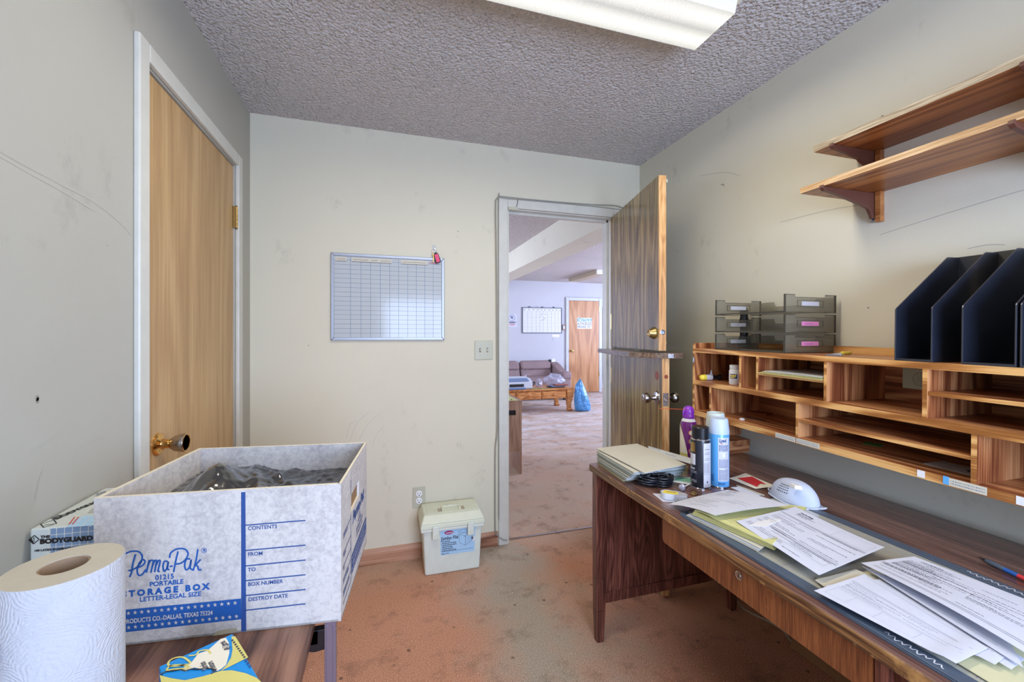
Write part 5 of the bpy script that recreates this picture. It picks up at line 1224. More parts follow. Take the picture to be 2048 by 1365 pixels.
# respirator
cm = Vector((1.262, 1.022, DZ)); t = thing('respirator_mask', 'white moulded dust respirator with a front valve lying cup-up', 'mask', cm)
Ra = Matrix.Rotation(.06, 4, 'Z')
def cup(a, b, k=1.0):  # b 0 rim..1 top
    r_ = math.cos(b*math.pi/2)**.75; h = math.sin(b*math.pi/2)
    lx = .047*r_*(1+.06*math.cos(2*a)); ly = .076*r_
    return cm+(Ra @ Vector((lx*math.cos(a)*k+.006*h, ly*math.sin(a)*k+.004*h, (.064*h+.003)*k)))
mb = MB(); n1, n2 = 40, 14
vs = [cup(2*math.pi*i/n1, j/n2) for j in range(n2) for i in range(n1)]+[cup(0, 1)]
mb.add(vs, [(j*n1+i, j*n1+(i+1)%n1, (j+1)*n1+(i+1)%n1, (j+1)*n1+i) for j in range(n2-1) for i in range(n1)]+[((n2-1)*n1+i, (n2-1)*n1+(i+1)%n1, n2*n1) for i in range(n1)])
mb.build('cup', M['mask'], t, smooth=60, solid=.0018)
mb = MB(); rim = []
for i in range(n1):
    a = 2*math.pi*i/n1; rim.append(cm+(Ra @ Vector((.050*math.cos(a)*(1+.06*math.cos(2*a)), .080*math.sin(a), .0045+.003*math.sin(3*a)))))
mb.tube(rim, .0032, 8, closed=True); mb.build('rim', M['mask'], t, smooth=60)
tab = MB()
for s in (1, -1):
    tab = MB(); tc = cm+(Ra @ Vector((.006, s*.082, .008))); n3 = 14
    tab.tube([tc+Ra @ Vector((.013*math.cos(2*math.pi*k/n3), s*.009*math.sin(2*math.pi*k/n3)+.0, .003*math.sin(2*math.pi*k/n3))) for k in range(n3)], .0022, 6, closed=True)
    tab.build('strap_loop', M['mask'], t, smooth=60)
tp = at(1592, 976, Z=DZ+.062); T = Matrix.Translation((tp.x, tp.y, DZ+.0635)) @ Matrix.Rotation(math.radians(68), 4, 'Z') @ Matrix.Rotation(.12, 4, 'X')
MB().hexa([T @ Vector(p) for p in ((-.016,-.013,-.003),(.016,-.013,-.003),(.016,.013,-.003),(-.016,.013,-.003))], [T @ Vector(p) for p in ((-.013,-.010,.009),(.013,-.010,.009),(.013,.010,.009),(-.013,.010,.009))]).build('valve', M['white'], t, bevel=.003, seg=3)
Tv = T; sl = MB()
fc = (-cm).normalized()
mk = MB(); rr = random.Random(5)
for j in range(6):
    for k in range(4):
        a0 = math.pi*1.02-.10*j+.02; bb = .30+.085*k
        a = a0+.0
        p = [cup(a+da, bb+db, 1.012) for da, db in ((0,0),(.07*rr.uniform(.6,1),0),(.07*rr.uniform(.6,1),.03),(0,.03))]
        mk.add(p, [(0,1,2,3)])
mk.build('stamp_print', M['ink'], t)
# things inside the pigeonholes
def hsheet(name, label, cat, pts, z, m, **k):
    W_ = [HM @ Vector((*hut(u, v, z=z).xy, z)) for u, v in pts]
    return sheet(name, label, cat, W_, 0, m, **k)
for k, (pts, m, lb) in enumerate((([(1530,742),(1650,738),(1650,762),(1511,750)], M['paper_y'], 'lowest yellow sheet in the pigeonhole with the paper pile'),
        ([(1528,741),(1651,737),(1651,759),(1509,748.5)], M['paper_yd'], 'second yellow sheet in the pigeonhole paper pile'),
        ([(1534,741),(1650,737),(1648,757),(1513,747)], M['manila'], 'cream sheet near the top of the pigeonhole paper pile'),
        ([(1545,741),(1652,736),(1650,755),(1522,746)], M['paper_g'], 'white sheet on top of the pigeonhole paper pile'))):
    zloc = -.0778+.0028*k
    x0_, x1_ = (.352+.006*k, .607-.001*k); y0_, y1_ = (-.012+.004*k, .20)
    W_ = [HM @ Vector((x0_, y1_, zloc)), HM @ Vector((x1_, y1_, zloc)), HM @ Vector((x1_, y0_, zloc)), HM @ Vector((x0_+.008, y0_, zloc))]
    if k: W_ = [W_[0]+va*.010, W_[1], W_[2]+vb*.004, W_[3]+va*.004]
    else: W_[0] = HM @ Vector((.362, y1_, zloc)); W_[3] = HM @ Vector((.362, y0_, zloc))
    if k: 
        for i_ in (0,3): 
            W_[i_] = W_[i_]+va*.006
    sheet('loose_sheet', lb, 'paper', W_, 0, m, th=.0016, nu=8, nv=6, wav=.0008)
def flat(name, label, cat, x0, x1, y0, y1, z, th, m, ang=0):
    t_ = hthing(name, label, cat, (x0+x1)/2, (y0+y1)/2, z, ang); a, b = (x1-x0)/2, (y1-y0)/2
    MB().box(-a, a, -b, b, .0003, th).build('card', m, t_, local=True, bevel=.0005); return t_
p_ = hut(1518, 826, z=-.283); flat('notebook', 'thin red-brown notebook lying in the lower left pigeonhole', 'notebook', p_.x-.045, p_.x+.055, p_.y-.04, p_.y+.03, -.283, .005, M['redbrown'], .25)
p_ = hut(1486, 836, z=-.283); pts = [HM @ Vector((p_.x+.012*math.cos(k*.7)+.006*k, p_.y+.010*math.sin(k*.9)+.004*k, -.2808)) for k in range(12)]
tag(MB().tube(spline(pts, 4), .0012, 6).build('thin_wire', M['black'], smooth=60), 'thin tangled wire lying in the lower left pigeonhole', 'wire')
p_ = hut(1484, 840, z=-.283)
tag(MB().lathe([(.010,0),(.011,.003),(.006,.006),(0,.0065)], 14, 0, HM @ Matrix.Translation((p_.x, p_.y, -.2828))).build('white_button', M['white'], smooth=40), 'small white button beside the tangled wire', 'button')
p_ = hut(1745, 889, z=-.283); flat('sticky_note', 'green sticky note lying in the long lower pigeonhole', 'note', p_.x-.022, p_.x+.024, p_.y-.022, p_.y+.022, -.283, .001, M['green'], .4)
p_ = hut(1905, 936, z=-.283)
t_ = flat('photo_card', 'pale picture card at the right end of the long lower pigeonhole', 'card', p_.x-.045, .960, p_.y-.035, p_.y+.045, -.283, .0012, M['paper_g'])
MB().lathe([(.012,.0014),(0,.0015)], 16, 0, Matrix.Translation((.02,.0,0))).build('dark_picture', M['ink'], t_, local=True)
# ================================================================== typing table at lower left
TZ = .722
t = thing('typing_table', 'low typing table with walnut laminate top and metal legs by the left wall', 'table', (-.38, .80, 0))
MB().box(-.645, -.126, .40, 1.27, TZ-.019, TZ).build('tabletop', M['table_top'], t, bevel=.0025)
for x, y in ((-.098,.873),(-.098,.45),(-.615,.873),(-.615,.45)):
    l_ = MB().box(x-.010, x+.010, y-.008, y+.012, 0, TZ-.0025)
    for k in (-1, 1): l_.box(x+k*.0055-.0012, x+k*.0055+.0012, y-.0095, y-.008, .0, TZ-.01)
    l_.build('leg', plain('plum_chrome', srgb(150,146,168), .3, .75) if 'plum_chrome' not in bpy.data.materials else bpy.data.materials['plum_chrome'], t, bevel=.0012)
for y in (.873,.45):
    MB().prism([(-.160,TZ-.0195),(-.108,TZ-.0195),(-.108,TZ-.058),(-.125,TZ-.060),(-.160,TZ-.050)], 'y', y-.006, y+.010).build('bracket', M['black'], t, bevel=.001)
    MB().box(-.60, -.12, y-.006, y+.006, TZ-.045, TZ-.020).build('cross_rail', M['black'], t)
# ------------------------------------------------------------------ storage box
b0, b1 = Vector((-.4779,.9006,TZ)), Vector((-.0775,.8522,TZ)); b2 = Vector((-.0435,1.161,TZ)); b3 = Vector((-.4389,1.2217,TZ)); BH = .26
t = thing('storage_box', 'open grey marbled cardboard storage box with blue print on the typing table', 'cardboard box', (b0+b1+b2+b3)/4)
cen = (b0+b1+b2+b3)/4; th = .0045
def inn(p, k=th*2.4): d = (cen-p); d.z = 0; return p+d.normalized()*k
i0, i1, i2, i3 = map(inn, (b0,b1,b2,b3)); up = Vector((0,0,BH))
def wall4(a, b, ia, ib, name, m=('card','card_edge')):
    mb = MB().hexa([a+Vector((0,0,.0004)), b+Vector((0,0,.0004)), ib+Vector((0,0,.0004)), ia+Vector((0,0,.0004))], [a+up, b+up, ib+up, ia+up]); mb.m[1] = 1
    return mb.build(name, [M[m[0]], M[m[1]]], t)
wall4(b0, b1, i0, i1, 'front_wall'); wall4(b2, b3, i2, i3, 'back_wall'); wall4(b3, b0, i3, i0, 'left_wall')
MB().hexa([p+Vector((0,0,.0004)) for p in (b0,b1,b2,b3)], [p+Vector((0,0,.004)) for p in (b0,b1,b2,b3)]).build('bottom', M['card'], t)
# right wall with a hand hole
rn = (b2-b1).normalized(); rnorm = Vector((rn.y, -rn.x, 0)); 
def rp(u, v): p = onplane(u, v, b1, rnorm); return ((p-b1).dot(rn), p.z-TZ)
hs0, hz0 = rp(711, 996); hs1, hz1 = rp(726, 966); Lr = (b2-b1).length
def rw(s, z, o=0): return b1+rn*s+Vector((0,0,z))+rnorm*o
sA, sB, zA, zB = .100, .195, .165, .200
mb = MB()
for (s0, s1, z0, z1) in ((0,sA,0,BH),(sB,Lr,0,BH),(sA,sB,0,zA),(sA,sB,zB,BH)):
    mb.hexa([rw(s0,z0),rw(s1,z0),rw(s1,z0,-th),rw(s0,z0,-th)],[rw(s0,z1),rw(s1,z1),rw(s1,z1,-th),rw(s0,z1,-th)]); mb.m[-5] = 1
mb.build('right_wall', [M['card'], M['card_edge']], t)
mb = MB().hexa([rw(sA-.004,zA-.03,-th-.0005),rw(sB+.004,zA-.03,-th-.0005),rw(sB+.004,zA-.03,-th-.003),rw(sA-.004,zA-.03,-th-.003)],[rw(sA,zB-.006,-th-.0005),rw(sB,zB-.006,-th-.0005),rw(sB,zB-.006,-th-.003),rw(sA,zB-.006,-th-.003)]); mb.build('hand_flap', M['kraft'], t)
# print on the front
fx = (b1-b0).normalized(); fn = Vector((fx.y, -fx.x, 0)); upv = Vector((0,0,1))
def fp(u, v, o=.0006): return onplane(u, v, b0, fn)+fn*o
def fc2(x, y): return fp(x/2.65, 850+y/2.65)          # working crop coordinates of the front print
def fc3(x, y, o=.0006): return fp(x/3.7926, 1040+y/3.7926, o)
q = MB()
q.add([fp(482.5,985),fp(482.8,1263.5),fp(492.8,1262.5),fp(491,984.5)], [(0,1,2,3)])
for (xa, ya, xb, yb_) in ((510,533-1.5,828,507),(510,667,828,638),(510,749,828,717),(510,827,828,795),(512,906,828,873),(512,984,828,949)):
    p0_, p1_ = fp(480+xa/2.65-1-.0*xb, 850+ya/2.65), fp(480+(xb-480)/2.65, 850+yb_/2.65)
for (ya, yb_) in ((533,507),(667,638),(749,717),(827,795),(906,873),(984,949)):
    p0_, p1_ = fp(480+26/2.65, 850+ya/2.65), fp(480+348/2.65, 850+yb_/2.65)
    q.ribbon([p0_, p1_], .0021, fn)
q.build('blue_rules', M['boxblue2'], t)
q = MB()
fy = upv
for (tx, x, y) in (('CONTENTS',42,555),('FROM',42,693),('TO',42,775),('BOX NUMBER',42,852),('DESTROY DATE',44,932)):
    q.text(tx, .0098, fp(480+x/2.65, 850+(y+4)/2.65), fx, fy, bold=.0002, sx=.96)
q.build('field_lettering', M['boxblue2'], t)
q = MB()
q.text('01215', .0125, fc3(1178,458), fx, fy, bold=.0004, sx=.95); q.text('PORTABLE', .0112, fc3(1135,507), fx, fy, bold=.0004)
q.text('STORAGE BOX', .0145, fc3(928,588), fx, fy, bold=.0009, spacing=1.52); q.text('LETTER-LEGAL SIZE', .0112, fc3(1060,622), fx, fy, bold=.0003)
q.build('title_lettering', M['boxblue'], t)
# script logo
S3 = [[(985,435),(1000,395),(1010,330),(1030,262)], [(930,300),(948,262),(1000,240),(1052,242),(1080,275),(1070,325),(1030,368),(975,388)],
 [(1052,362),(1085,345),(1102,318),(1085,302),(1058,330),(1042,382),(1052,420),(1080,415),(1110,375)],[(1112,402),(1134,304)],[(1122,350),(1140,314),(1160,306)],
 [(1146,402),(1168,304)],[(1156,352),(1176,312),(1190,312),(1184,345),(1174,398)],[(1182,352),(1202,312),(1216,312),(1210,345),(1200,388),(1214,392)],
 [(1275,318),(1250,315),(1238,350),(1246,390),(1266,370),(1278,320),(1272,372),(1288,378)],[(1288,356),(1312,350)],
 [(1352,240),(1335,310),(1318,398)],[(1288,290),(1298,250),(1345,222),(1400,222),(1428,255),(1410,300),(1372,330),(1334,336)],
 [(1446,298),(1416,300),(1402,340),(1412,380),(1438,360),(1452,302),(1444,365),(1462,378)],[(1502,222),(1490,300),(1466,388)],[(1524,300),(1492,335),(1480,345)],[(1480,345),(1500,352),(1508,378),(1530,378)]]
q = MB()
for st_ in S3: q.ribbon(spline([fc3(x, y) for x, y in st_], 5), .0029, fn)
q.ribbon([fc3(1549+19*math.cos(a), 233+19*math.sin(a)) for a in [2*math.pi*k/20 for k in range(21)]], .0009, fn); q.text('R', .0068, fc3(1542,242), fx, fy, bold=.0003)
q.build('script_logo', M['boxblue'], t)
q = MB().add([fc3(1829,598,.0005), fc3(900,688,.0005), fc3(900,860,.0005), fc3(1831,755,.0005)], [(0,1,2,3)]); q.build('blue_band', M['boxblue'], t)
q = MB()
def star(x, y, rr_=17):
    q.add([fc3(x+(rr_ if k % 2 == 0 else rr_*.42)*math.sin(k*math.pi/5), y-(rr_ if k % 2 == 0 else rr_*.42)*math.cos(k*math.pi/5), .0009) for k in range(10)], [tuple(range(10))[::-1]])
for k in range(17): star(1785-50.5*k, 630+4.9*k); star(1795-51*k, 732+5.3*k)
q.text('PERMA PRODUCTS CO.-DALLAS, TEXAS 75224', .0108, fc3(1615,718,.0009), fx, (fy), bold=.0003, align='RIGHT', sx=.75)
q.build('white_stars', M['card'], t)
# print on the right-hand side
q = MB()
def rs(u, v): return onplane(u, v, b1, rnorm)+rnorm*.0007
def rl(pts, wd=.002): q.ribbon([rs(560+x/6.825, 860+y/6.825) for x, y in pts], wd, rnorm)
q.ribbon([rw(.095,.235,.0007), rw(.095,.203,.0007)], .0028, rnorm); q.ribbon([rw(.095,.163,.0007), rw(.095,.02,.0007)], .0028, rnorm)
for z in (.155,.118,.092,.068,.044,.022): q.ribbon([rw(.016,z,.0007), rw(.093,z,.0007)], .0020, rnorm)
for tx, z in (('CONTENTS',.146),('FROM',.109),('TO',.083),('BOX NUMBER',.059),('DESTROY DATE',.035)): q.text(tx, .0085, rw(.018,z,.0007), rn, upv, bold=.0003)
q.text('Perma-Pak', .036, rw(.115,.132,.0007), rn, upv, bold=.0012, shear=.25, sx=.95)
for tx, z, sz in (('01215',.118,.010),('PORTABLE',.107,.009),('STORAGE BOX',.093,.013),('LETTER-LEGAL SIZE',.082,.009)): q.text(tx, sz, rw(.20,z,.0007), rn, upv, bold=.0003, align='CENTER')
q.add([rw(.103,.030,.0007), rw(.300,.030,.0007), rw(.300,.070,.0007), rw(.103,.070,.0007)], [(0,1,2,3)])
q.build('side_print', M['boxblue2'], t)
q = MB()
for k in range(14):
    for z in (.062,.038):
        c_ = (.112+.0135*k, z); q.add([rw(c_[0]+(.005 if i % 2 == 0 else .0021)*math.sin(i*math.pi/5), c_[1]+(.005 if i % 2 == 0 else .0021)*math.cos(i*math.pi/5), .0011) for i in range(10)], [tuple(range(10))])
q.text('PERMA PRODUCTS CO.-DALLAS, TEXAS 75224', .0085, rw(.110,.047,.0011), rn, upv, bold=.0002, sx=.9); q.build('side_stars', M['card'], t)
q = MB(); pts = [fp(425+x, y) for x, y in ((0,1272),(10,1263),(30,1258),(48,1257),(52,1262),(30,1268),(12,1271))]; q.add(pts, [tuple(range(len(pts)))[::-1]]); q.build('water_stain', plain('water_stain', srgb(168,156,130), .8, var=.15, vs=40), t)
# black polythene bag inside
t = thing('plastic_bag', 'crumpled shiny black plastic bag filling the storage box', 'bag', cen+Vector((0,0,.01)))
j0, j1, j2, j3 = [inn(p, .011) for p in (b0,b1,b2,b3)]
def bagz(u, v):
    e = max(0, min(1, 14*min(u, 1-u, v+.02, 1-v+.02)))
    z = .205+.006*math.sin(u*5+1)+.012*v
    z += .052*math.exp(-((u-.24)**2)/.012-((v-.62)**2)/.06)+.014*math.exp(-((u-.52)**2)/.004-((v-.4)**2)/.03)
    p = Vector((u*4.2, v*3.1, .3)); z += .008*abs(mnoise.noise(p*1.7))+.006*abs(mnoise.noise(p*4.3+Vector((3,1,0))))+.0022*mnoise.noise(p*9)
    z += .010*max(0, 1-abs((u-.5+.35*(v-.5)))*16)+.008*max(0, 1-abs((u-.33-.5*(v-.5)))*18)+.007*max(0,1-abs(u-.78+.8*(v-.5))*20)
    return (z-.02)*1.0 if e > 0 else z-.03
def bagS(u, v):
    p = j0*(1-u)*(1-v)+j1*u*(1-v)+j2*u*v+j3*(1-u)*v
    return Vector((p.x, p.y, TZ+min(bagz(u, v), .2555)))
mb = MB(); nu, nv = 90, 60; mb.grid(bagS, nu, nv)
n0 = len(mb.v); ring_ = [i for i in range(nu+1)]+[j*(nu+1)+nu for j in range(1,nv+1)]+[nv*(nu+1)+i for i in range(nu-1,-1,-1)]+[j*(nu+1) for j in range(nv-1,0,-1)]
mb.v += [Vector((mb.v[i].x, mb.v[i].y, TZ+.012)) for i in ring_]; k_ = len(ring_)
mb.f += [(ring_[i], n0+i, n0+(i+1)%k_, ring_[(i+1)%k_]) for i in range(k_)]+[tuple(n0+i for i in range(k_))]; mb.m += [0]*(k_+1)
mb.build('bag', M['poly'], t, smooth=50)
mb = MB(); cpt = j0+Vector((.012,.016,.205)); mb.hexa([cpt, cpt+Vector((.13,-.014,0)), cpt+Vector((.10,.03,.0)), cpt+Vector((.01,.05,0))], [cpt+Vector((0,0,.003)), cpt+Vector((.13,-.014,.003)), cpt+Vector((.10,.03,.003)), cpt+Vector((.01,.05,.003))])
tag(mb.build('kraft_flap', M['kraft']), 'strip of brown card poking out at the front of the black plastic bag', 'cardboard')
# ------------------------------------------------------------------ paper towel roll
pc_ = at(129, 1131, Z=1.0); r0 = .0515; t = thing('paper_towel_roll', 'white embossed paper towel roll standing at the lower left corner', 'paper towel', (pc_.x, pc_.y, TZ)); Tm = Matrix.Translation((pc_.x, pc_.y, TZ+.0005)); hT = 1.0-TZ
MB().lathe([(r0-.001,0),(r0,.002),(r0,hT-.003),(r0-.0015,hT)], 96, 0, Tm).build('towels', M['towel'], t, smooth=40) if False else None
mb = MB(); mb.lathe([(.0215,.0),(r0-.001,0),(r0,.002),(r0,hT-.002),(r0-.001,hT-.0002),(.0215,hT),(.0215,0)], 96, 0, Tm, mids=[1,0,0,0,1,1]); mb.f = mb.f[:96*6]; mb.m = mb.m[:96*6]
mb.build('towels', [M['towel'], M['towel_end']], t, smooth=40)
mb = MB(); mb.lathe([(.0213,0),(.0213,hT-.001),(.0198,hT-.001),(.0198,0)], 48, 0, Tm); mb.f = mb.f[:48*3]; mb.m = mb.m[:48*3]; mb.build('core', M['core'], t, smooth=40)
azt = math.atan2(-pc_.y, -pc_.x)
mb = MB(); ze = .936-TZ
def flap(i, j):
    z = .04+(hT-.045)*j; tip = -.047-min(.06, abs(z-ze)*1.25); x = -.135+(tip+.135)*i; lift_ = .0015+.011*(i**4)*math.exp(-((z-ze)**2)/.0012)
    a = azt+x/r0; return Vector((pc_.x+(r0+lift_)*math.cos(a), pc_.y+(r0+lift_)*math.sin(a), TZ+z))
mb.grid(flap, 20, 40); mb.build('loose_sheet', M['towel'], t, smooth=60, solid=.0006)
# ------------------------------------------------------------------ drawstring bag carton
CZt = .80; A = at(465,1268,Z=CZt); B = at(318,1334,Z=CZt); d1_ = (B-A).normalized(); d2_ = Vector((-d1_.y, d1_.x, 0)); d2_ = d2_ if d2_.y < 0 else -d2_
wc = (B-A).length; lc = .185; t = thing('bag_carton', 'blue and yellow carton of kitchen bags lying on the typing table', 'carton', (A+B)/2+d2_*lc/2-Vector((0,0,CZt-TZ)))
A_, B_, D_, E_ = A, B, B+d2_*lc, A+d2_*lc; dn = Vector((0,0,TZ-CZt+.0005))
mb = MB().hexa([A_+dn, B_+dn, D_+dn, E_+dn], [A_, B_, D_, E_]); mb.m[5] = 0
mb.build('carton', [M['skyblue'], M['cream']], t, bevel=.0012)
def cc_(x, y, o=.0006): return at(300+x/4.876, 1220+y/4.876, Z=CZt+o)
def poly_(pts, m, nm, o=.0006):
    P = [cc_(x, y, o) for x, y in pts]; MB().add(P, [tuple(range(len(P)))[::-1]]).build(nm, M[m], t)
poly_([(560,400),(640,330),(690,285),(740,275),(768,320),(775,420),(742,540),(700,575),(655,602),(600,570),(520,585),(430,565),(345,605),(290,590),(400,520),(470,430)], 'cream', 'white_panel')
poly_([(795,262),(832,262),(958,466),(800,545),(690,600),(745,545),(790,470),(805,390),(798,310)], 'lemon', 'yellow_panel')
poly_([(95,640),(200,668),(340,690),(520,650),(690,598),(800,592),(930,620),(1040,665),(1100,720),(1180,800),(1300,980),(420,1300),(110,720)], 'lemon', 'yellow_panel')
q = MB()
for L in ([(400,520),(330,468),(250,468),(190,500),(180,540),(240,552),(390,530)], [(390,560),(300,540),(200,548),(165,590),(240,580),(380,572)], [(380,450),(450,440),(480,405),(560,395),(590,430)]):
    q.ribbon(spline([cc_(x, y, .0008) for x, y in L], 5), .0026, (0,0,1))
q.build('ribbon_print', M['lemon'], t)
q = MB()
def ct(s_, x, y, dx, dy, size, **k):
    o = cc_(x, y, .001); X = cc_(x+dx, y+dy, .001)-o; X.normalize(); Y = Vector((-X.y, X.x, 0)); q.text(s_, size, o, X, Y, **k)
ct('49 Litres', 795, 372, -100, -100, .0115, sx=.62, bold=.0003); ct('Fermeture', 660, 600, -80, -150, .0105, sx=.62, bold=.0002); ct('Cordon', 575, 575, -70, -120, .0105, sx=.62, bold=.0002)
q.build('lettering', M['ink'], t); q = MB()
x_, y_ = 925, 470
for i in range(9):
    q = MB(); a0, b0_ = (925-i*14.5, 470-i*20.5); q.add([cc_(a0-9, b0_+4, .001), cc_(a0+9, b0_-6, .001), cc_(a0+9-8.5, b0_-6-12.5, .001), cc_(a0-9-8.5, b0_+4-12.5, .001)], [(0,1,2,3)]); q.build('small_print', M['ink'], t)
for i in range(3):
    q = MB(); a0, b0_ = (985-i*20, 562-i*28); q.add([cc_(a0-16, b0_+4, .001), cc_(a0+6, b0_-8, .001), cc_(a0-5, b0_-26, .001), cc_(a0-27, b0_-12, .001)], [(0,1,2,3)]); q.build('small_print', M['boxblue2'], t)
cr = [(110,640),(125,620),(160,605),(230,598),(300,585),(345,598),(400,580),(470,585),(540,572),(600,578),(640,592)]
MB().tube([cc_(x, y, .0008) for x, y in cr], .0007, 5).build('torn_edge', M['dark'], t)
# ------------------------------------------------------------------ glove box
GZ = .892; A = at(58.4,1059.6,Z=GZ); B = at(186,1048.9,Z=GZ); gx = (B-A).normalized(); gy = Vector((-gx.y, gx.x, 0)); ln = at(215,975,Z=GZ)
A = Vector((max(A.x, XL+.006), A.y, GZ))
t = thing('glove_box', 'latex glove carton with black lettering wedged between the left wall and storage box', 'carton', A+Vector((.06,.05,TZ-GZ)))
wG = .142; inv = lambda p: ((p-A).dot(gx), (p-A).dot(gy))
dv = inv(at(165,1028,Z=GZ))[1]; sw = .046; Lg = .225
wv_ = Vector((0, 1, 0))
pts = [A, A+gx*wG, A+gx*wG+gy*dv, A+gx*(sw+.004)+gy*dv, A+gx*sw+wv_*(dv+.03), A+gx*(sw-.004)+wv_*Lg, A+wv_*Lg]
mb = MB(); P0_ = [Vector((p.x, p.y, TZ+.0005)) for p in pts]; mb.extr(P0_, (0,0,GZ-TZ-.0005)); mb.build('carton', M['glovebox'], t, bevel=.003)
gn = Vector((gx.y, -gx.x, 0))
def gf(u, v, o=.0008): return onplane(u, v, A, gn)+gn*o
k7 = 7.877
def gc(x, y, o=.0008): return gf(x/k7, 960+y/k7, o)
def gt(x, y, o=.0008): return at(x/k7, 960+y/k7, Z=GZ+o)
mb = MB()
for i, x in enumerate(range(880, 1760, 60)): pass
mb.add([gc(800,772,.0005), gc(1900,690,.0005), gc(1900,1400,.0005), gc(800,1400,.0005)], [(0,3,2,1)]); mb.build('blue_front', M['gloveblue'], t)
mb = MB().add([gt(1040,745,.0005), gt(1300,570,.0005), gt(1480,560,.0005), gt(1700,545,.0005), gt(1700,712,.0005)], [tuple(range(5))]); mb.build('blue_top', M['stickblue'], t)
mb = MB()
for x in range(770, 1800, 125): mb.ribbon([gc(x+5,752-(x-770)*.06,.001), gc(x-15,1260,.001)], .0009, gn)
for y in (865,1060,1200): mb.ribbon([gc(760,y+10,.001), gc(1800,y-95,.001)], .0009, gn)
for x in range(1040, 1700, 125): mb.ribbon([gt(x,740,.001), gt(x+170,560,.001)], .0009, (0,0,1))
mb.ribbon([gt(1040,690,.001), gt(1700,650,.001)], .0009, (0,0,1)); mb.ribbon([gt(1150,620,.001), gt(1700,590,.001)], .0009, (0,0,1))
mb.build('grid_lines', M['cream'], t)
mb = MB(); X = (gc(1460,945)-gc(640,1005)).normalized()
mb.text('THE', .0068, gc(642,921,.0012), X, upv, bold=.0004, sx=1.2, shear=.1); mb.text('BODYGUARD', .0122, gc(636,1008,.0012), X, upv, bold=.0009, sx=1.12)
mb.text('100 LATEX EXAMINATION GLOVES', .0050, gc(545,1132,.0012), X, upv, bold=.0003, sx=1.15)
mb.text('100 LATEX', .006, gc(545,1132,.0012)-Vector((0,0,.05)), X, upv)
def dia(fn, L): 
    for a, b in zip(L, L[1:]+L[:1]): mb.ribbon([fn(*a), fn(*b)], .0016, gn if fn is gc else (0,0,1))
dia(gc, [(458,950),(545,876),(620,938),(535,1012)]); mb.add([gc(470,950),gc(500,915),(gc(540,1000)),gc(530,1008)], [(0,3,2,1)])
for k in range(4): mb.ribbon([gc(520+4*k,915+18*k), gc(552,912+20*k)], .0012, gn)
X = (gt(1465,360)-gt(900,600)); X.normalize(); Yt = Vector((-X.y, X.x, 0))
mb.text('BODYGUARD', .0150, gt(900,622,.001), X, Yt, bold=.0010, sx=1.3); mb.text('THE', .008, gt(830,612,.001), X, Yt, bold=.0004, sx=1.2)
dia(gt, [(640,700),(850,632),(892,688),(690,752)])
for k in range(4): mb.ribbon([gt(700+38*k,722-4*k), gt(740+38*k,700-4*k)], .0012, (0,0,1))
mb.build('lettering', M['dark'], t)
mb = MB(); mb.ribbon([gt(1090,700,.0012), gt(1180,585,.0012)], .002, (0,0,1)); mb.ribbon([gt(1140,705,.0012), gt(1240,585,.0012)], .002, (0,0,1)); mb.build('red_print', M['red'], t)
t = thing('wire_loop', 'small grey wire loop lying on the back of the glove carton', 'wire', gt(1600,210))
c_ = gt(1600,215,.003)
MB().tube([c_+Vector((.007*math.cos(a), .007*math.sin(a), .001*math.sin(2*a))) for a in [2*math.pi*k/16 for k in range(16)]], .0018, 6, closed=True).build('loop', M['greycab'], t, smooth=60)
MB().tube([c_+Vector((.007,0,0)), c_+Vector((.03,.006,.001))], .0016, 6).build('tail', M['padframe'], t, smooth=60)

# ================================================================== lounge
YL = LY
struct(MB().box(3.815, 4.535, YL-.030, YL-.004, .012, 2.000).build('door_4', M['birch2'], bevel=.002)); d4 = bpy.data.objects['door_4']
mb = MB(); mb.box(3.745,3.812,YL-.036,YL-.001,0,2.07).box(4.538,4.612,YL-.036,YL-.001,0,2.07).box(3.812,4.538,YL-.036,YL-.001,2.003,2.07); S(mb, 'trim_8', M['trim_grey'], bevel=.006)
MB().lathe([(.030,0),(.030,.006),(.012,.01),(.012,.035),(.026,.045),(.028,.058),(.018,.068),(0,.069)], 24, 0, Matrix.Translation((3.876,YL-.030,.916)) @ Matrix.Rotation(math.pi/2,4,'X')).build('doorknob', M['brass_old'], d4, smooth=40)
for z in (.35,1.78): MB().box(4.530,4.545,YL-.040,YL-.029,z,z+.10).build('hinge', M['brass_old'], d4)
t = thing('notice_sign', 'blue and white NOTICE sign fixed to the lounge door', 'sign', (4.18, YL-.031, 1.395))
MB().box(4.006,4.356,YL-.0345,YL-.0305,1.394,1.632).build('plate', M['white'], t)
MB().box(4.013,4.349,YL-.0352,YL-.0345,1.548,1.625).build('blue_header', M['notice'], t)
MB().text('NOTICE', .088, (4.181,YL-.0358,1.555), (1,0,0), (0,0,1), align='CENTER', bold=.002, sx=.92).build('header_lettering', M['white'], t)
mb = MB().text('AUTHORIZED', .088, (4.181,YL-.0352,1.472), (1,0,0), (0,0,1), align='CENTER', bold=.001, sx=.62).text('PERSONNEL ONLY', .066, (4.181,YL-.0352,1.412), (1,0,0), (0,0,1), align='CENTER', bold=.001, sx=.60); mb.build('lettering', M['ink'], t)
t = thing('planner_board', 'white planner board with dark frame hanging on the lounge wall', 'whiteboard', (3.2, YL, 1.295))
x0, x1, z0, z1 = 2.757, 3.655, 1.295, 1.838
f_ = MB(); bar4(f_, x0, x1, z0, z1, .014, YL-.020, YL-.001); f_.build('frame', M['padframe'], t)
MB().box(x0+.01, x1-.01, YL-.012, YL-.003, z0+.01, z1-.01).build('panel', M['white'], t)
g = MB()
cols = [x0+.012+(x1-x0-.024)*c for c in (0,.122,.232,.342,.435,.527,.640,.735,.832,.921,1)]
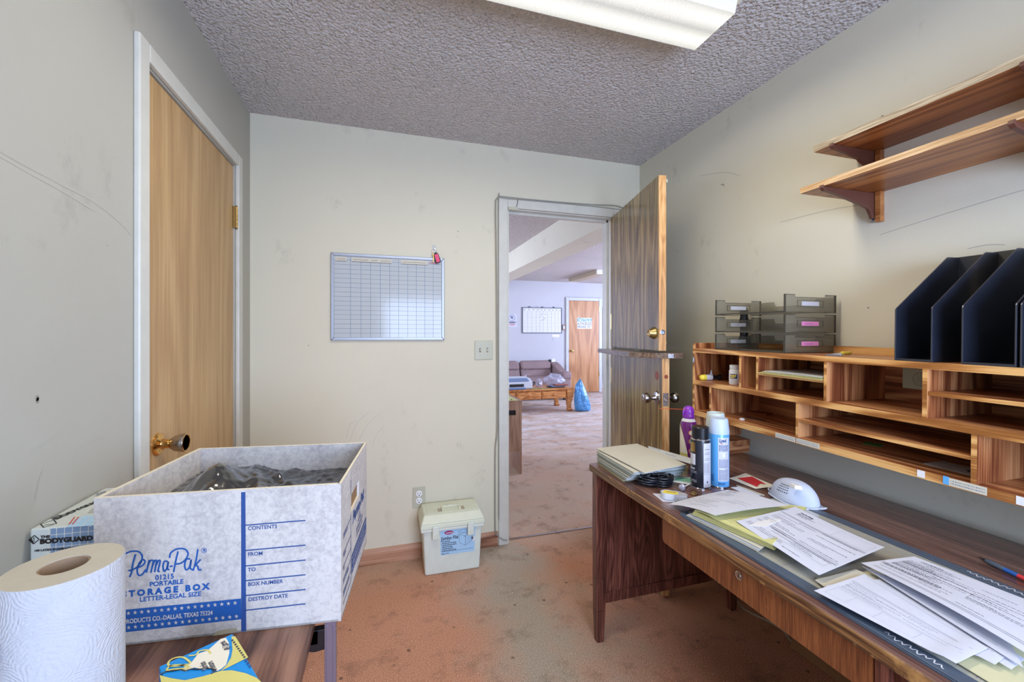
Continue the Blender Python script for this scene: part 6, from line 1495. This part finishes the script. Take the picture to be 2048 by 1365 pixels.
for c in cols[1:-1]: g.box(c-.0016,c+.0016,YL-.0126,YL-.012,z0+.014,z1-.055)
for k in range(15): z = z0+.014+k*.0318; g.box(x0+.014,x1-.014,YL-.0126,YL-.012,z-.002,z+.002)
g.build('grid', M['ink_l'], t)
g = MB(); rr = random.Random(8)
for c in cols[:-1]: g.box(c+.02, c+.055, YL-.0128, YL-.012, z1-.060, z1-.050)
for k in range(26): x = x0+.03+k*.031; g.box(x, x+rr.uniform(.008,.022), YL-.0128, YL-.012, z1-.038, z1-.030)
for x, z in ((3.18,1.70),(3.27,1.69),(3.16,1.655),(3.24,1.60),(3.17,1.56),(3.20,1.575)): g.box(x, x+.025, YL-.0128, YL-.012, z, z+.008)
g.build('header_print', M['ink'], t)
for x in (2.92, 3.21, 3.47): MB().box(x-.012,x+.012,YL-.02,YL-.002,z1,z1+.022).build('clip', M['padframe'], t)
switch(3.518, 1.165, .127, .090, YL, 'grey-white double switch below the lounge planner board', m=M['trim_grey'])
tag(MB().box(3.43,3.60,YL-.004,YL-.001,1.213,1.268).build('note_strip', M['cream']), 'small cream note stuck above the lounge light switch', 'note')
t = thing('thermostat', 'beige thermostat on the lounge wall beside the door frame', 'thermostat', (3.70, YL, 1.365)); MB().box(3.665,3.730,YL-.03,YL-.001,1.362,1.478).build('case', M['particle'], t, bevel=.004); MB().box(3.675,3.72,YL-.032,YL-.03,1.39,1.45).build('dial_cover', M['trim_grey'], t)
t = thing('wall_poster', 'white prohibition poster with red lettering on the lounge wall', 'poster', (2.55, YL, 1.42))
MB().box(2.43,2.650,YL-.002,YL-.0006,1.425,1.692).build('sheet', M['paper'], t)
n_ = 28; cx, cz_ = 2.535, 1.612; q = MB(); q.add([(cx+rr_*math.cos(2*math.pi*k/n_), YL-.0026, cz_+rr_*math.sin(2*math.pi*k/n_)) for rr_ in (.062,.070) for k in range(n_)], [(k,(k+1)%n_,n_+(k+1)%n_,n_+k) for k in range(n_)])
q.ribbon([(cx-.045,YL-.0026,cz_+.045),(cx+.045,YL-.0026,cz_-.045)], .007, (0,-1,0)); q.add([(cx+.03*math.cos(2*math.pi*k/16),YL-.0024,cz_+.012+.03*math.sin(2*math.pi*k/16)) for k in range(16)], [tuple(range(16))]) ; q.build('symbol', M['ink_l'], t)
q = MB(); q.box(2.455,2.63,YL-.0026,YL-.002,1.520,1.534).box(2.485,2.60,YL-.0026,YL-.002,1.500,1.512).build('dark_lettering', M['ink'], t); q = MB(); q.box(2.475,2.61,YL-.0026,YL-.002,1.474,1.484).box(2.50,2.59,YL-.0026,YL-.002,1.455,1.463).build('red_lettering', M['red'], t)
# brochure rack
t = thing('brochure_rack', 'tall grey brochure rack on the lounge wall right of the door', 'rack', (4.80, YL, .24))
MB().box(4.665,4.70,YL-.09,YL-.001,.237,1.875).build('side_panel', M['trim_grey'], t); MB().box(4.70,4.96,YL-.03,YL-.001,.237,1.875).build('back_panel', M['white'], t)
rk = random.Random(2)
for k in range(9):
    z = .30+k*.172; b_ = MB().box(4.71,4.95,YL-.055,YL-.032,z,z+.012).build('ledge', M['trim_grey'], t)
    m_ = M[['redbrown','white','padframe','redbrown','redbrown','paper_g','paper_g','redbrown','particle'][k]]
    tag(MB().box(4.715,4.80,YL-.052,YL-.046,z+.0125,z+.14).build('brochure', m_), ['lowest','second lowest','third lowest','fourth lowest','middle','fourth highest','third highest','second highest','topmost'][k]+' brochure in the left column of the lounge rack', 'brochure', 'brochures in the lounge rack')
# lounge ceiling light
t = thing('ceiling_light', 'unlit beige fluorescent fixture on the lounge ceiling', 'ceiling light', (3.63, 7.1, H))
mb = MB().prism([(-.09,-.075),(.09,-.075),(.105,-.02),(.105,0),(-.105,0),(-.105,-.02)], 'y', -.58, .56); o = mb.build('lens', M['beige_lens'], t, local=True)
MB().box(-.108,.108,-.60,-.58,-.080,-.0005).build('end_cap', M['white'], t, local=True, bevel=.006); MB().box(-.108,.108,.56,.58,-.080,-.0005).build('end_cap', M['white'], t, local=True, bevel=.006)
# strike plates on the left jamb
for z in (1.262, .945): MB().box(DX0+.0042, DX0+.0055, YD+.008, YD+.040, z-.028, z+.028).build('strike_plate', M['nickel'], bpy.data.objects['trim_5'])
# sofa
t = thing('sofa', 'mauve-brown velour sofa against the lounge back wall', 'sofa', (2.4, 7.8, 0))
sx0_, sx1_ = 1.25, 3.30
MB().box(sx0_, sx1_+.02, 7.50, 8.20, .07, .30).build('base', M['sofa'], t, bevel=.03, seg=3)
MB().box(sx0_, sx1_+.10, 8.02, 8.25, .08, .68).build('back_frame', M['sofa'], t, bevel=.04, seg=3)
for (a, b) in ((1.27,1.93),(1.95,2.60),(2.62,3.28)):
    MB().box(a, b, 7.46, 8.06, .30, .44).build('seat_cushion', M['sofa'], t, bevel=.05, seg=4)
    MB().hexa([(a,7.90,.42),(b,7.90,.42),(b,8.12,.42),(a,8.12,.42)],[(a,7.98,.60),(b,7.98,.60),(b,8.14,.60),(a,8.14,.60)]).build('back_cushion', M['sofa'], t, bevel=.04, seg=4)
    MB().hexa([(a,7.91,.565),(b,7.91,.565),(b,8.12,.565),(a,8.12,.565)],[(a+.015,7.99,.735),(b-.015,7.99,.735),(b-.015,8.15,.735),(a+.015,8.15,.735)]).build('head_cushion', M['sofa'], t, bevel=.055, seg=4)
for (a, b) in ((sx1_, sx1_+.17),(sx0_-.17, sx0_)):
    pts = [(7.42,.08),(8.24,.08),(8.24,.66),(8.10,.695),(7.95,.665),(7.75,.585),(7.58,.535),(7.46,.545),(7.40,.50),(7.40,.43),(7.43,.40)]
    MB().prism(pts, 'x', a, b).build('arm', M['sofa'], t, bevel=.035, seg=4)
    MB().lathe([(.0,-.095),(.055,-.09),(.066,-.07),(.066,.07),(.055,.09),(0,.095)], 24, 0, Matrix.Translation(((a+b)/2,7.47,.485)) @ Matrix.Rotation(math.pi/2,4,'Y')).build('arm_scroll', M['sofa'], t, smooth=50)
for x in (1.35, 3.36): 
    for y in (7.48, 8.15): MB().box(x-.03,x+.03,y-.03,y+.03,0,.085).build('foot', M['dark'], t)
t = thing('wall_adapter', 'white and black plug-in adapter on the wall behind the sofa arm', 'adapter', (3.44, YL, .66)); MB().box(3.40,3.49,YL-.05,YL-.001,.655,.75).build('white_case', M['white'], t, bevel=.008); MB().box(3.34,3.40,YL-.04,YL-.001,.69,.73).build('black_case', M['black'], t, bevel=.006)
# coffee table
t = thing('coffee_table', 'orange pine coffee table with drawers and curved legs in front of the sofa', 'coffee table', (2.28, 6.64, 0))
tx0_, tx1_, ty0_, ty1_, tz_ = 1.58, 2.998, 6.32, 6.96, .385
MB().box(tx0_, tx1_, ty0_-.01, ty1_, tz_-.024, tz_).build('tabletop', M['pine'], t, bevel=.006)
MB().box(tx0_+.04, tx1_-.05, ty0_+.02, ty1_-.03, tz_-.165, tz_-.025).build('apron', M['pine'], t)
for i, (a, b) in enumerate(((1.60,1.99),(2.011,2.426),(2.446,2.862))):
    d_ = MB().box(a, b, ty0_+.002, ty0_+.02, .222, .349).build('drawer', M['pine'], t, bevel=.004); c_ = (a+b)/2
    MB().prism([(a+.02,.238),(b-.02,.238),(b-.02,.333),(a+.02,.333)], 'y', ty0_-.004, ty0_+.002).build('panel', M['pine'], d_, bevel=.003)
    MB().lathe([(.010,0),(.009,.008),(.018,.016),(.019,.022),(.012,.028),(0,.029)], 16, 0, Matrix.Translation((c_,ty0_-.003,.286)) @ Matrix.Rotation(math.pi/2,4,'X')).build('knob', M['pine'], d_, smooth=50)
for x, y in ((tx1_-.065, ty0_+.045),(tx0_+.06, ty0_+.045),(tx1_-.065, ty1_-.06),(tx0_+.06, ty1_-.06)):
    mb = MB(); secs = [(0,.036,.012),(.03,.042,.010),(.05,.030,.004),(.12,.033,-.004),(.20,.046,.004),(.28,.056,.004),(.36,.056,.0)]
    sgn = 1 if x > 2 else -1
    P = []; 
    for z, w2, off in secs: xx = x+sgn*off; P.append([(xx-w2,y-w2,z),(xx+w2,y-w2,z),(xx+w2,y+w2,z),(xx-w2,y+w2,z)])
    vs = [p for s_ in P for p in s_]; fs = [(0,3,2,1), tuple(4*(len(P)-1)+i for i in range(4))]
    for j in range(len(P)-1):
        for i in range(4): fs.append((4*j+i, 4*j+(i+1)%4, 4*j+4+(i+1)%4, 4*j+4+i))
    mb.add(vs, fs); mb.build('leg', M['pine'], t, bevel=.006, seg=2)
# printer
t = thing('printer', 'pale grey printer on the left of the pine coffee table', 'printer', (2.03, 6.58, tz_))
x0, x1, y0, y1 = 1.76, 2.30, 6.38, 6.80; z0 = tz_+.0005
MB().prism([(y0+.01,z0),(y1,z0),(y1,z0+.170),(y0+.12,z0+.165),(y0,z0+.120),(y0,z0+.02)], 'x', x0, x1).build('body', M['printer'], t, bevel=.01, seg=3)
MB().hexa([(x0+.13,y0+.005,z0+.126),(x1-.06,y0+.005,z0+.126),(x1-.06,y0+.11,z0+.165),(x0+.13,y0+.11,z0+.165)],[(x0+.13,y0+.0,z0+.131),(x1-.06,y0+.0,z0+.131),(x1-.06,y0+.108,z0+.170),(x0+.13,y0+.108,z0+.170)]).build('control_panel', M['printer_d'], t)
MB().box(x0+.15,x1-.15,y0-.003,y0+.004,z0+.04,z0+.085).build('paper_slot', M['dark'], t)
MB().box(x0+.15,x1-.13,y0-.05,y0+.002,z0+.004,z0+.030).build('paper_tray', M['printer_d'], t, bevel=.003)
# things on the coffee table
def blob(c, rx, ry, rz, m, nm, par, seed=1, amp=.3, n1=22, n2=14, freq=2.2):
    vs = []
    for j in range(n2+1):
        for i in range(n1):
            a, b = 2*math.pi*i/n1, math.pi*j/n2; d = Vector((math.cos(a)*math.sin(b), math.sin(a)*math.sin(b), math.cos(b))); k = 1+amp*mnoise.noise(d*freq+Vector((seed,seed*2,0)))
            p = Vector((d.x*rx*k, d.y*ry*k, d.z*rz*k)); vs.append(Vector(c)+Vector((p.x, p.y, max(p.z, -rz*.8))))
    return MB().add(vs, [(j*n1+i, j*n1+(i+1)%n1, (j+1)*n1+(i+1)%n1, (j+1)*n1+i) for j in range(n2) for i in range(n1)]).build(nm, m, par, smooth=40)
bagm = plain('clear_polythene', srgb(196,196,214), .15, alpha=.55, var=.1, bump=(30,.6,.01), coat=.5)
t = thing('clear_bag', 'crumpled clear plastic bag on the right of the coffee table', 'bag', (2.86, 6.78, tz_)); blob((2.84,6.78,tz_+.085), .165, .10, .105, bagm, 'bag', t, 3, .5, freq=2.6)
t = thing('clear_bag', 'small clear plastic bag between the printer and the books', 'bag', (2.48, 6.62, tz_)); blob((2.50,6.62,tz_+.055), .055, .05, .068, bagm, 'bag', t, 8, .5, freq=2.4)
t = thing('cable_coil', 'dark coiled cable beside the printer on the coffee table', 'cable', (2.37, 6.62, tz_)); MB().tube([Vector((2.38+.045*math.cos(a), 6.60+.02*math.sin(a), tz_+.045+.032*math.sin(a+1)+.003*k/24)) for k, a in enumerate([2*math.pi*k/24 for k in range(60)])], .006, 6).build('coil', M['dark'], t, smooth=60)
t = thing('plastic_bottle', 'clear bottle standing behind the printer', 'bottle', (2.27, 6.88, tz_)); MB().lathe([(.03,0),(.032,.01),(.032,.12),(.012,.16),(.012,.185),(0,.187)], 20, 0, Matrix.Translation((2.36,6.90,tz_+.0005))).build('bottle', bagm, t, smooth=40)
for k, (m_, lb, dx) in enumerate(((M['dark'],'dark book at the bottom of the small pile on the coffee table',0),(M['printer_d'],'grey notebook in the small pile on the coffee table',.03),(M['redbrown'],'red folder lying on top of the small pile on the coffee table',.09))):
    t = thing('book', lb, 'book', (2.75+dx, 6.50, tz_+.001+.014*k)); MB().box(-.13+.012*k,.13-.012*k,-.08,.08,0,.012).build('cover', m_, t, local=True, bevel=.002)
tag(MB().box(-.16,.16,-.013,.013,0,.004,0,Matrix.Translation((2.44,6.36,tz_+.0005)) @ Matrix.Rotation(-.12,4,'Z')).build('ruler', M['green']), 'green ruler lying at the front edge of the coffee table', 'ruler')
# blue bag on the lounge floor
t = thing('trash_bag', 'bright blue plastic bag slumped on the carpet beside the coffee table', 'bag', (3.14, 6.42, 0)); mb = MB(); n1 = 40
LRz = [(0,3.045,3.27,.075),(.015,3.015,3.30,.09),(.06,3.008,3.305,.10),(.12,3.006,3.285,.105),(.18,3.006,3.265,.10),(.24,3.006,3.245,.09),(.30,3.008,3.220,.08),(.36,3.008,3.200,.065),(.41,3.010,3.175,.05),(.44,3.030,3.160,.04),(.47,3.055,3.145,.03),(.505,3.085,3.130,.02),(.535,3.105,3.112,.006)]
vs = []
for j, (z, xl_, xr_, b_) in enumerate(LRz):
    for i in range(n1):
        a = 2*math.pi*i/n1; cx_, a_ = (xl_+xr_)/2, (xr_-xl_)/2; sq = max(abs(math.cos(a)), abs(math.sin(a)))
        k = (1/sq)**.35*.93*(1+.10*mnoise.noise(Vector((math.cos(a)*2.2, math.sin(a)*2.2, z*9)))+.09*abs(mnoise.noise(Vector((math.cos(a)*5, math.sin(a)*5, z*14)))))
        vs.append((max(3.004, cx_+a_*k*math.cos(a)), 6.30+b_*k*math.sin(a), max(.001, z+.001+(.02*mnoise.noise(Vector((a*1.6, z*8, 3))) if 2 < j < 12 else 0))))
secs = LRz
mb.add(vs, [(j*n1+i, j*n1+(i+1)%n1, (j+1)*n1+(i+1)%n1, (j+1)*n1+i) for j in range(len(secs)-1) for i in range(n1)]+[tuple(range(n1))[::-1], tuple((len(secs)-1)*n1+i for i in range(n1))])
mb.build('bag', M['bluebag'], t, smooth=50, subd=1)
# brown desk seen through the doorway
t = thing('laminate_desk', 'brown laminate desk with a slotted modesty panel just inside the lounge', 'desk', (.75, 3.95, 0))
MB().box(.10, 1.198, 3.600, 4.30, .648, .668).build('desktop', M['particle'], t)
MB().box(1.178, 1.196, 3.606, 4.29, 0, .647).build('end_panel', M['particle'], t)
MB().box(.10, .118, 3.606, 4.29, 0, .647).build('end_panel', M['particle'], t)
mb = MB().box(.119, .95, 3.607, 3.622, .207, .647).box(1.14, 1.177, 3.607, 3.622, .207, .647).box(.95, 1.14, 3.607, 3.622, .207, .537).box(.95, 1.14, 3.607, 3.622, .582, .647); mb.build('modesty_panel', M['particle'], t)
MB().box(.94, 1.15, 3.640, 3.646, .52, .60).build('slot_back', M['dark'], t)
tag(MB().box(.80, 1.165, 3.61, 4.18, .6685, .670).build('yellow_sheet', M['paper_y']), 'pale yellow sheet lying on the brown laminate desk in the lounge', 'paper')
for k, (x, y) in enumerate(((1.115,3.66),(1.075,3.90))):
    tag(MB().lathe([(.008,0),(.008,.004),(0,.006)], 12, 0, Matrix.Translation((x,y,.6705))).build('push_pin', M['dark']), ['nearer','farther'][k]+' dark push pin on the yellow sheet in the lounge', 'push pin', 'push pins on the yellow sheet')
